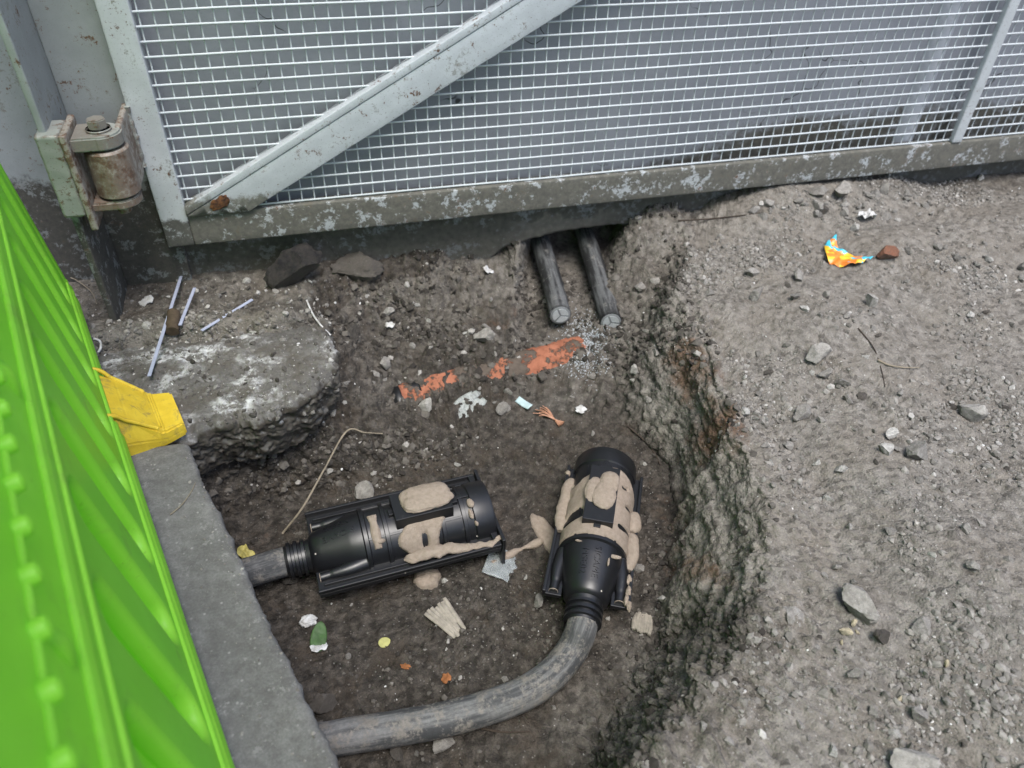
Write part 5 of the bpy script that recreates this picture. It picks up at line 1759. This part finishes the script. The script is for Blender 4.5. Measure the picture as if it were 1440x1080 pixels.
splinters(664, 569, 58, 30, .62, 'wood_grey', 'wood_splinter', 'striped grey-white splinter of weathered wood below the clay pipe', 8, 1)
splinters(632, 876, 70, 24, -1.0, 'wood', 'wood_splinter', 'forked pale wood splinter lying in the middle of the pit floor', 7, 2, .3)
splinters(903, 876, 46, 22, 1.05, 'wood', 'wood_splinter', 'ragged pale wood chip right of the spout of the right joint', 7, 3)
sheet(703, 796, 50, 36, 1.05, 'film', 'plastic_film', 'crumpled clear plastic film between the two joints', 'plastic film', 2.0, .006)
sheet(346, 785, 36, 16, -1.2, 'tape', 'yellow_tape', 'crumpled yellow tape hanging at the slab edge by the cable stub', 'tape', 3.0, .012, .006, 24, 14, rag_s)
sheet(447, 897, 44, 18, 1.35, 'leaf', 'green_leaf', 'dark green leaf on the pit floor beside a foil scrap', 'leaf', 4.0, .002, .006, 18, 12, leaf_s, curl=.006)
sheet(447, 912, 24, 14, .3, 'white', 'foil_scrap', 'white foil scrap under the dark green leaf', 'foil', 5.0, .005, .003, 18, 8, rag_s)
sheet(540, 903, 17, 11, .2, 'leaf_pale', 'pale_leaf', 'small pale yellow-green leaf on the pit floor', 'leaf', 6.0, .001, .004, 14, 10, leaf_s, curl=.004)
sheet(570, 940, 10, 12, .9, 'leaf_rust', 'rust_leaf', 'small rust-coloured leaf fragment on the pit floor', 'leaf', 7.0, .003, .003, 12, 8, rag_s)
sheet(629, 955, 14, 12, .4, 'leaf_rust', 'ochre_leaf', 'ochre leaf crumb just above the curved cable', 'leaf', 7.7, .003, .003, 12, 8, rag_s)
sheet(776, 961, 18, 14, .8, 'foil', 'foil_scrap', 'shiny crumpled foil beside the outside of the curved cable', 'foil', 8.0, .010, .004, 16, 12, rag_s)
sheet(738, 569, 26, 8, -1.05, 'turquoise', 'plastic_sliver', 'curved pale turquoise plastic sliver right of the striped splinter', 'plastic sliver', 9.0, .002, .004, 16, 6, None, curl=.010)
sheet(816, 578, 18, 12, .8, 'white', 'white_scrap', 'white scrap right of the copper strands', 'scrap', 10.0, .006, .003, 12, 8, rag_s)
sheet(550, 460, 13, 9, -.4, 'white', 'white_scrap', 'bright white scrap high on the slope right of the footing', 'scrap', 11.0, .006, .004, 12, 8, rag_s)
sheet(684, 383, 16, 12, .2, 'white', 'white_scrap', 'pale scrap in the slope just under the wall', 'scrap', 11.5, .005, .004, 12, 8, rag_s)
sheet(208, 425, 20, 14, .4, 'white', 'white_scrap', 'torn white paper scrap on the footing near the post', 'scrap', 12.0, .006, .003, 12, 10, rag_s)
sheet(1217, 309, 26, 18, .5, 'white', 'paper_scrap', 'crumpled white paper ball above the sweet wrapper', 'paper', 13.0, .016, .003, 22, 16, lambda u, v: np.sqrt(np.clip(1 - (1.7 * u) ** 2, .2, 1)))
sheet(1180, 368, 64, 26, -1.25, 'wrapper', 'sweet_wrapper', 'crumpled orange and blue sweet wrapper on the upper right ground', 'wrapper', 14.0, .016, .004, 34, 22, lambda u, v: .95 + .25 * np.sin(u * 7 + 1), bend=.30)
# fluff
p, n_ = spot(434, 876)
obj('white_fluff', blob(p.x, p.y, p.z + .005, .014, .010, .007, 2.5, .6, 4), M['white'], label='tuft of white fluff on the pit floor above the green leaf', cat='fluff')
# copper strands
p, n_ = spot(780, 592)
cs = empty('copper_strands', p + Vector((0, 0, .003)), label='frayed bunch of copper strands on the soil below the clay pipe', cat='copper wire')
for k in range(11):
    a = 2.15 + (k - 5) * .085
    ln_ = .040 + .008 * math.sin(k * 2.3)
    obj('strand', tube(catmull([(-math.cos(a) * .02, -math.sin(a) * .02, .001 * (k % 3)), (0, 0, .001 * (k % 3)), (math.cos(a) * ln_ * .6, math.sin(a) * ln_ * .6, .004 + .001 * (k % 4)), (math.cos(a + .05) * ln_, math.sin(a + .05) * ln_, .003)], 5), .0009, 5), M['copper'], cs)
# twigs and roots
TWG = dict(sides=7, taper=True)
pts = [np.array(spot(398, 752)[0]) + (0, 0, .004), np.array(spot(432, 738)[0]) + (0, 0, .05), np.array(spot(462, 690)[0]) + (0, 0, .06), np.array(spot(490, 622)[0]) + (0, 0, .03), np.array(spot(514, 616)[0]) + (0, 0, .015), np.array(spot(538, 612)[0]) + (0, 0, .004)]
obj('twig', tube(catmull(pts, 10), np.linspace(.0022, .0013, 51), 7, noise=.0006, nscale=90), M['twig'], label='long thin pale twig leaning across the back of the left joint', cat='twig')
rod(((1234, 508), (1250, 515), (1270, 519), (1291, 519)), .0022, 'twig', 'twig', 'thin brown twig on the right-hand ground', 'twig', .004, **TWG)
rod(((667, 1022), (690, 1028), (715, 1030), (745, 1029)), .0022, 'twig_dark', 'root', 'dark thin root below the curved cable', 'root', .003, **TWG)
rod(((882, 600), (905, 620), (922, 640), (928, 655)), .0020, 'twig_dark', 'root', 'dark thin root on the right side of the pit floor', 'root', .003, **TWG)
rod(((955, 312), (1000, 309), (1040, 304), (1068, 300)), .0022, 'twig_dark', 'root', 'straight dark root along the ground below the gate rail', 'root', .003, **TWG)
rod(((240, 725), (255, 712), (268, 695), (275, 680)), .0012, 'twig', 'twig', 'fine straw on the concrete slab', 'twig', .002, **TWG)
rod(((96, 395), (112, 400), (130, 415), (140, 432)), .0014, 'twig', 'twig', 'fine dry stalk by the foot of the post', 'twig', .010, **TWG)
rod(((1206, 462), (1228, 490), (1238, 520), (1244, 545)), .0014, 'twig_dark', 'root', 'hair-thin dark root left of the brown twig', 'root', .002, **TWG)
